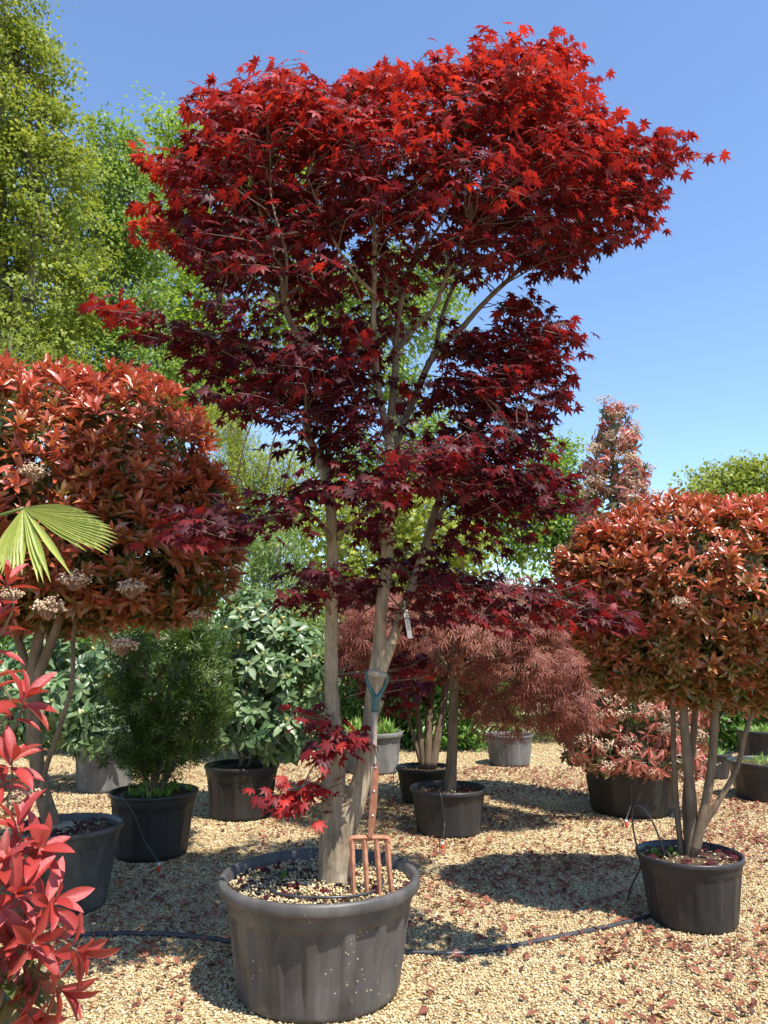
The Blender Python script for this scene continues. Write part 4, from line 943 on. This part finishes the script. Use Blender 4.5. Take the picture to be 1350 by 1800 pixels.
# ------------------------------------------------------------------ conical drooping shrub
def pieris():
    X, Y, zb = 2.37, 7.75, .47
    root = empty('conical_shrub', (X, Y, zb), 'tall conical shrub with drooping reddish leaves and cream flowers in the broad dark pot', 'shrub')
    bl = [(1080, 725, 28, 28), (1084, 775, 44, 40), (1082, 832, 58, 50), (1076, 895, 68, 60), (1065, 970, 75, 65), (1068, 1060, 92, 75), (1080, 1150, 105, 80), (1090, 1240, 115, 70), (1020, 1290, 48, 50), (1120, 1300, 85, 50), (1195, 1270, 60, 60), (1055, 1322, 58, 32, -.4), (1130, 1330, 55, 32, -.42), (1195, 1325, 45, 45, -.25)]
    cs, rs = blobs3(bl, Y)
    p, nn = shell(cs, rs, 760, .8, 1.1)
    ax = norm(nn + np.array((0, 0, .25)) + rng.normal(0, .25, nn.shape)); lv = Leaves()
    rosettes(lv, p, ax, 8, .125 * U(.8, 1.2, len(p)), np.where(rng.random(len(p)) < .72, .74, .2) + rng.normal(0, .08, len(p)), 70, 115, droop=.75, tj=.09)
    p2, n2 = shell(cs, rs, 300, .5, .85, .4); rosettes(lv, p2, n2, 6, .12, .1, 60, 110, droop=.5, tj=.08)
    build_leaves(lv, PIERIS, M['pieris'], root, 300)
    f, fn = shell(cs, rs, 300, .95, 1.08)
    k = np.where(fn[:, 1] < .1)[0][:150]
    for i in k: panicle(root, f[i], U(.07, .11), 46, tint=.62)
    tube_obj('trunk', [(X, Y, zb - .02), (X - .05, Y, 1.6), P(1078, 840, Y), P(1081, 700, Y)], [.04, .032, .02, .004], M['bark2'], root, 10, 6, .06)
    interior(root, cs, rs, (X, Y, 1.2), 120, M['bark2'], .005)
pieris()

# ------------------------------------------------------------------ trees and shrubs behind the yard
def leafy(name, label, cat, Y, bl, mat, size, nclump, per, spread, trunk=None, tmpl=OAK, limb=None, base=None, hd=None, bark='oakbark', lo=.55, droop=.35, tint=.5, group=None):
    cs, rs = blobs3(bl, Y, hd)
    bx = base if base is not None else cs[0][0]
    root = empty(name, (bx, Y, 0), label, cat, group)
    p, nn = shell(cs, rs, nclump, lo, 1.05, .55); n = len(p)
    m = per
    off = rng.normal(0, 1, (n, m, 3)) * np.array((1, 1, .5)) * spread * U(.6, 1.3, (n, 1, 1))
    off[..., 2] -= .25 * np.linalg.norm(off[..., :2], axis=-1)
    pos = (p[:, None] + off).reshape(-1, 3); k = pos[:, 2] > .05
    d = norm(np.repeat(nn, m, 0) * .5 + rng.normal(0, .7, (n * m, 3))); d[:, 2] -= U(0, droop * 2, n * m); d = norm(d)
    R = frames(d, np.array((0, 0, 1.)) + np.repeat(nn, m, 0) * .4 + rng.normal(0, .45, d.shape))
    t_ = np.repeat(tint + rng.normal(0, .13, n), m) + rng.normal(0, .14, n * m)
    lv = Leaves(); lv.add(pos[k], R[k], (U(.7, 1.25, n * m) * size)[k], t_[k]); build_leaves(lv, tmpl, M[mat], root, 0, mass='crown')
    r0 = trunk[1] if trunk else .05
    if trunk:
        tp, rr = trunk[0], trunk[1]
        q = np.array([(bx, Y, -.05)] + [tuple(P(a, b, Y)) for a, b in tp]); rad = np.linspace(rr * 1.25, rr * .55, len(q))
        tube_obj('trunk', q, rad, M[bark], root, 12, 6, .06); st = q[1:]
    else: st = np.array([(bx, Y, .3)])
    for c_ in cs:
        lowr = st[st[:, 2] < c_[2] + .1]; s0 = lowr[np.argmin(np.linalg.norm(lowr - c_, axis=1))] if len(lowr) else st[0]
        L = np.linalg.norm(c_ - s0); m1 = s0 + (c_ - s0) * .4 + rng.normal(0, .06, 3) * L + (0, 0, .05 * L); m2 = s0 + (c_ - s0) * .75 + rng.normal(0, .06, 3) * L
        tube_obj('limb', [s0, m1, m2, c_], [r0 * .5, r0 * .38, r0 * .25, r0 * .10], M[bark], root, 8, 5, .06)
    interior(root, cs, rs, st[-1], max(20, nclump // 4), M[bark], r0 * .10, 'twigs', 1.0)
    return root
leafy('oak_tree', 'towering yellow-green tree rising behind the round-headed photinia', 'tree', 11.5,
      [(5, 30, 85, 75), (45, 115, 62, 48), (0, 200, 105, 65), (80, 235, 70, 52), (65, 320, 105, 75), (85, 420, 100, 80), (65, 530, 115, 80), (-30, 380, 120, 150), (0, 610, 150, 75), (-120, 200, 120, 200), (-140, 500, 120, 200), (-100, 20, 120, 110)],
      'olive', .080, 820, 74, .15, ([(-20, 900), (-10, 600), (-10, 300), (0, 60)], .26), hd=1.0, tint=.38)
leafy('field_tree', 'bright green round-topped tree beside the towering yellow-green tree', 'tree', 15.5,
      [(205, 268, 50, 50), (218, 345, 70, 70), (175, 420, 85, 75), (250, 430, 55, 50), (200, 540, 95, 75), (250, 640, 120, 75), (330, 690, 80, 60), (140, 640, 100, 100)],
      'lime', .095, 1000, 36, .17, ([(215, 1000), (205, 700), (205, 450), (205, 330)], .2), hd=1.1, tint=.5)
leafy('oak_tree', 'open-crowned oak with pale grey trunk seen left of the maple', 'tree', 19.0,
      [(292, 238, 32, 26), (335, 262, 35, 30), (300, 345, 55, 42), (335, 430, 60, 40), (285, 535, 60, 34), (350, 520, 60, 36), (430, 420, 90, 80), (455, 310, 90, 80), (345, 610, 80, 48), (440, 650, 70, 45), (360, 690, 80, 40), (520, 560, 80, 40)],
      'oak', .14, 640, 30, .26, ([(414, 1000), (412, 720), (409, 620), (392, 560), (380, 480)], .17), base=P(414, 1000, 19)[0], hd=1.4, tint=.5)
leafy('oak_tree', 'leafy bright green oak glimpsed through the middle of the maple crown', 'tree', 20.5,
      [(765, 500, 45, 45), (735, 570, 50, 45), (640, 560, 70, 48), (580, 500, 60, 50), (690, 480, 60, 50), (740, 765, 55, 45), (610, 800, 85, 45), (700, 830, 90, 50), (560, 900, 90, 60), (800, 870, 90, 60), (690, 660, 50, 40)],
      'lime', .15, 560, 28, .28, ([(700, 1000), (700, 800), (700, 620), (705, 520)], .22), base=P(700, 1000, 20.5)[0], hd=1.4, tint=.5)
leafy('young_oak_tree', 'vivid green tree between the maple crown and the conical shrub', 'tree', 16.0,
      [(968, 800, 46, 36), (990, 850, 36, 48), (940, 880, 55, 45), (905, 945, 62, 34), (965, 945, 50, 36), (1010, 930, 40, 50), (860, 910, 60, 50), (1040, 1010, 60, 60)],
      'lime', .12, 300, 30, .20, ([(1000, 1080), (985, 980), (975, 880)], .14), base=P(1000, 1000, 16)[0], hd=.9, tint=.52)
leafy('distant_oak_tree', 'distant rounded oak rising above the multi-stemmed photinia', 'tree', 42.0,
      [(1275, 850, 62, 36), (1335, 865, 60, 42), (1222, 868, 40, 22), (1295, 828, 36, 22), (1370, 840, 50, 40), (1300, 910, 120, 50)],
      'olive', .26, 420, 26, .5, ([(1320, 1050), (1318, 900), (1310, 860)], .35), base=P(1320, 1000, 42)[0], hd=2.2, tint=.45)
leafy('willow_shrub', 'loose yellow-green tree with fine pale twigs behind the maple stems', 'tree', 13.5,
      [(420, 830, 60, 65), (475, 880, 55, 55), (400, 745, 45, 38), (440, 930, 70, 50), (500, 820, 40, 40)],
      'olive', .13, 420, 34, .16, ([(450, 1080), (440, 900), (425, 800)], .06), tmpl=NEEDLE, tint=.55, hd=.6)
leafy('conifer', 'pale feathery conifer behind the rhododendron with yellow buds', 'conifer', 11.0,
      [(490, 965, 40, 45), (475, 1030, 60, 55), (465, 1100, 75, 60), (530, 1120, 60, 70), (480, 1190, 90, 80)],
      'conifer', .11, 620, 40, .10, ([(480, 1200), (485, 1050), (490, 960)], .06), tmpl=NEEDLE, tint=.6, hd=.55, lo=.75)
leafy('sweetgum_tree', 'young sweetgum with star-shaped yellow-green leaves between the maple stems', 'tree', 11.6,
      [(620, 960, 85, 60), (735, 950, 80, 55), (680, 1000, 110, 50), (810, 950, 50, 45), (600, 895, 50, 40), (700, 890, 60, 40), (580, 1030, 60, 50), (760, 1030, 80, 50)],
      'olive', .075, 420, 18, .17, ([(680, 1200), (680, 1050), (690, 920)], .05), tmpl=STAR, tint=.62, hd=.7)
for lab, a, yy, mt, tn in (('far green hedgerow tree behind the dark laurel', 130, 26.0, 'oak', .4), ('far pale hedgerow tree behind the feathery conifer', 400, 27.5, 'lime', .4),
                       ('far hedgerow tree behind the sweetgum', 640, 28.5, 'oak', .5), ('far hedgerow tree behind the weeping maple', 880, 27.0, 'lime', .35), ('far hedgerow tree behind the conical shrub', 1120, 26.0, 'oak', .35), ('far hedgerow tree beyond the weedy pots', 1340, 28.0, 'oak', .3)):
    leafy('hedgerow_tree', lab, 'tree', yy, [(a, 1015, 110, 60), (a - 70, 1090, 100, 50), (a + 75, 1080, 100, 55), (a + 10, 1120, 150, 40)], mt, .2, 210, 22, .4, ([(a, 1110), (a, 1050)], .16), hd=1.6, tint=tn, base=P(a, 1100, yy)[0])
leafy('laurel_shrub', 'glossy green laurel between the slender maple and the dusty grey pot', 'shrub', 12.6,
      [(770, 1262, 75, 72), (840, 1268, 62, 66), (800, 1215, 70, 50)], 'laurel', .10, 320, 26, .12, tmpl=LAUREL, hd=.6, lo=.7, base=P(790, 1250, 12.6)[0])
leafy('laurel_shrub', 'bright green laurel behind the wide pale grey pot', 'shrub', 13.0,
      [(650, 1245, 80, 75), (705, 1225, 60, 70), (600, 1230, 60, 80)], 'laurel', .10, 320, 26, .12, tmpl=LAUREL, hd=.6, lo=.7, tint=.58)
leafy('laurel_shrub', 'dark green laurel under the round-headed photinia, behind the loose rhododendron', 'shrub', 11.8,
      [(60, 1190, 120, 120), (180, 1150, 110, 100), (-60, 1150, 120, 140), (290, 1140, 100, 100), (300, 1240, 90, 80)], 'laurel', .11, 560, 26, .13, tmpl=LAUREL, hd=.7, lo=.7, tint=.32)
leafy('yew_shrub', 'dark green clipped shrub beyond the weeping maple foliage', 'shrub', 13.6,
      [(950, 1230, 90, 80), (1030, 1200, 90, 110), (900, 1160, 80, 70)], 'yew', .12, 420, 30, .12, tmpl=NEEDLE, hd=.7, lo=.7, tint=.5)
leafy('laurel_shrub', 'dark laurel seen beneath the multi-stemmed photinia, behind the small black pot', 'shrub', 12.2,
      [(1180, 1220, 110, 90), (1280, 1200, 110, 110), (1380, 1210, 110, 110)], 'laurel', .11, 460, 26, .13, tmpl=LAUREL, hd=.7, lo=.7, tint=.3)
leafy('bamboo', 'olive bamboo tips showing above the round-headed photinia', 'bamboo', 8.2,
      [(20, 600, 40, 36), (60, 620, 36, 30), (-20, 640, 60, 50), (30, 680, 70, 50)], 'olive', .10, 90, 16, .12, ([(10, 900), (15, 700), (20, 590)], .012), tmpl=NEEDLE, tint=.35, hd=.4, droop=.6)

# ------------------------------------------------------------------ fallen leaves
def fallen():
    N = 44000
    y = np.sqrt(U(2.9**2, 10.5**2, N)); x = U(-1, 1, N) * (.5 * y + .7)
    # drifts under the red trees, thin elsewhere
    nz = .5 + .5 * np.sin(x * 2.1 + 1.3 * np.sin(y * 1.7)) * np.sin(y * 2.6 + .8 * np.sin(x * 3.1))
    w_ = .13 + 1.0 * nz**1.4 * np.clip((x + 1.0) / 1.8, .25, 1) + .5 * np.exp(-((x + 1.2)**2 / .5 + (y - 4.9)**2 / .4))
    for X, Y, R in POTS: w_[(x - X)**2 + (y - Y)**2 < (R * .97)**2] = 0
    k = rng.random(N) < w_; x, y = x[k], y[k]; n = len(x)
    pos = np.stack([x, y, U(.010, .017, n)], -1); d = rand_dirs(n) * (1, 1, .12)
    R = frames(d, np.array((0, 0, 1.)) + rng.normal(0, .3, (n, 3))); s = .015 + .045 * rng.random(n)**1.5; t_ = np.clip(rng.beta(2, 2, n), 0, 1)
    sc_ = s / y * np.where(np.abs(x) < .49 * y, 1, .01) * np.where(y > 3.35, 1, .05); idx = np.argsort(-sc_)[:300]; ms = {}
    for i in idx:
        b = min(7, int(t_[i] * 8))
        if b not in ms: ms[b] = mesh_np('fallen_leaf', DEAD[0], DEAD[1], 3, M['dead'], np.full(len(DEAD[0]), (b + .5) / 8))
        o = bpy.data.objects.new('fallen_leaf', ms[b]); C.objects.link(o)
        Mx = np.eye(4); Mx[:3, :3] = R[i] * s[i]; Mx[:3, 3] = pos[i]; o.matrix_basis = Matrix(Mx.tolist())
        tag(o, 'curled red-brown leaf fallen on the gravel', 'fallen leaf', 'fallen leaves on the gravel')
    k = np.ones(n, bool); k[idx] = False
    V, Fc, tt = bake(DEAD, pos[k], R[k], s[k], t_[k]); tag(obj('leaf_litter', V, Fc, 3, M['dead'], None, tt), 'red-brown leaf litter strewn over the gravel', 'leaf litter', kind='stuff')
fallen()
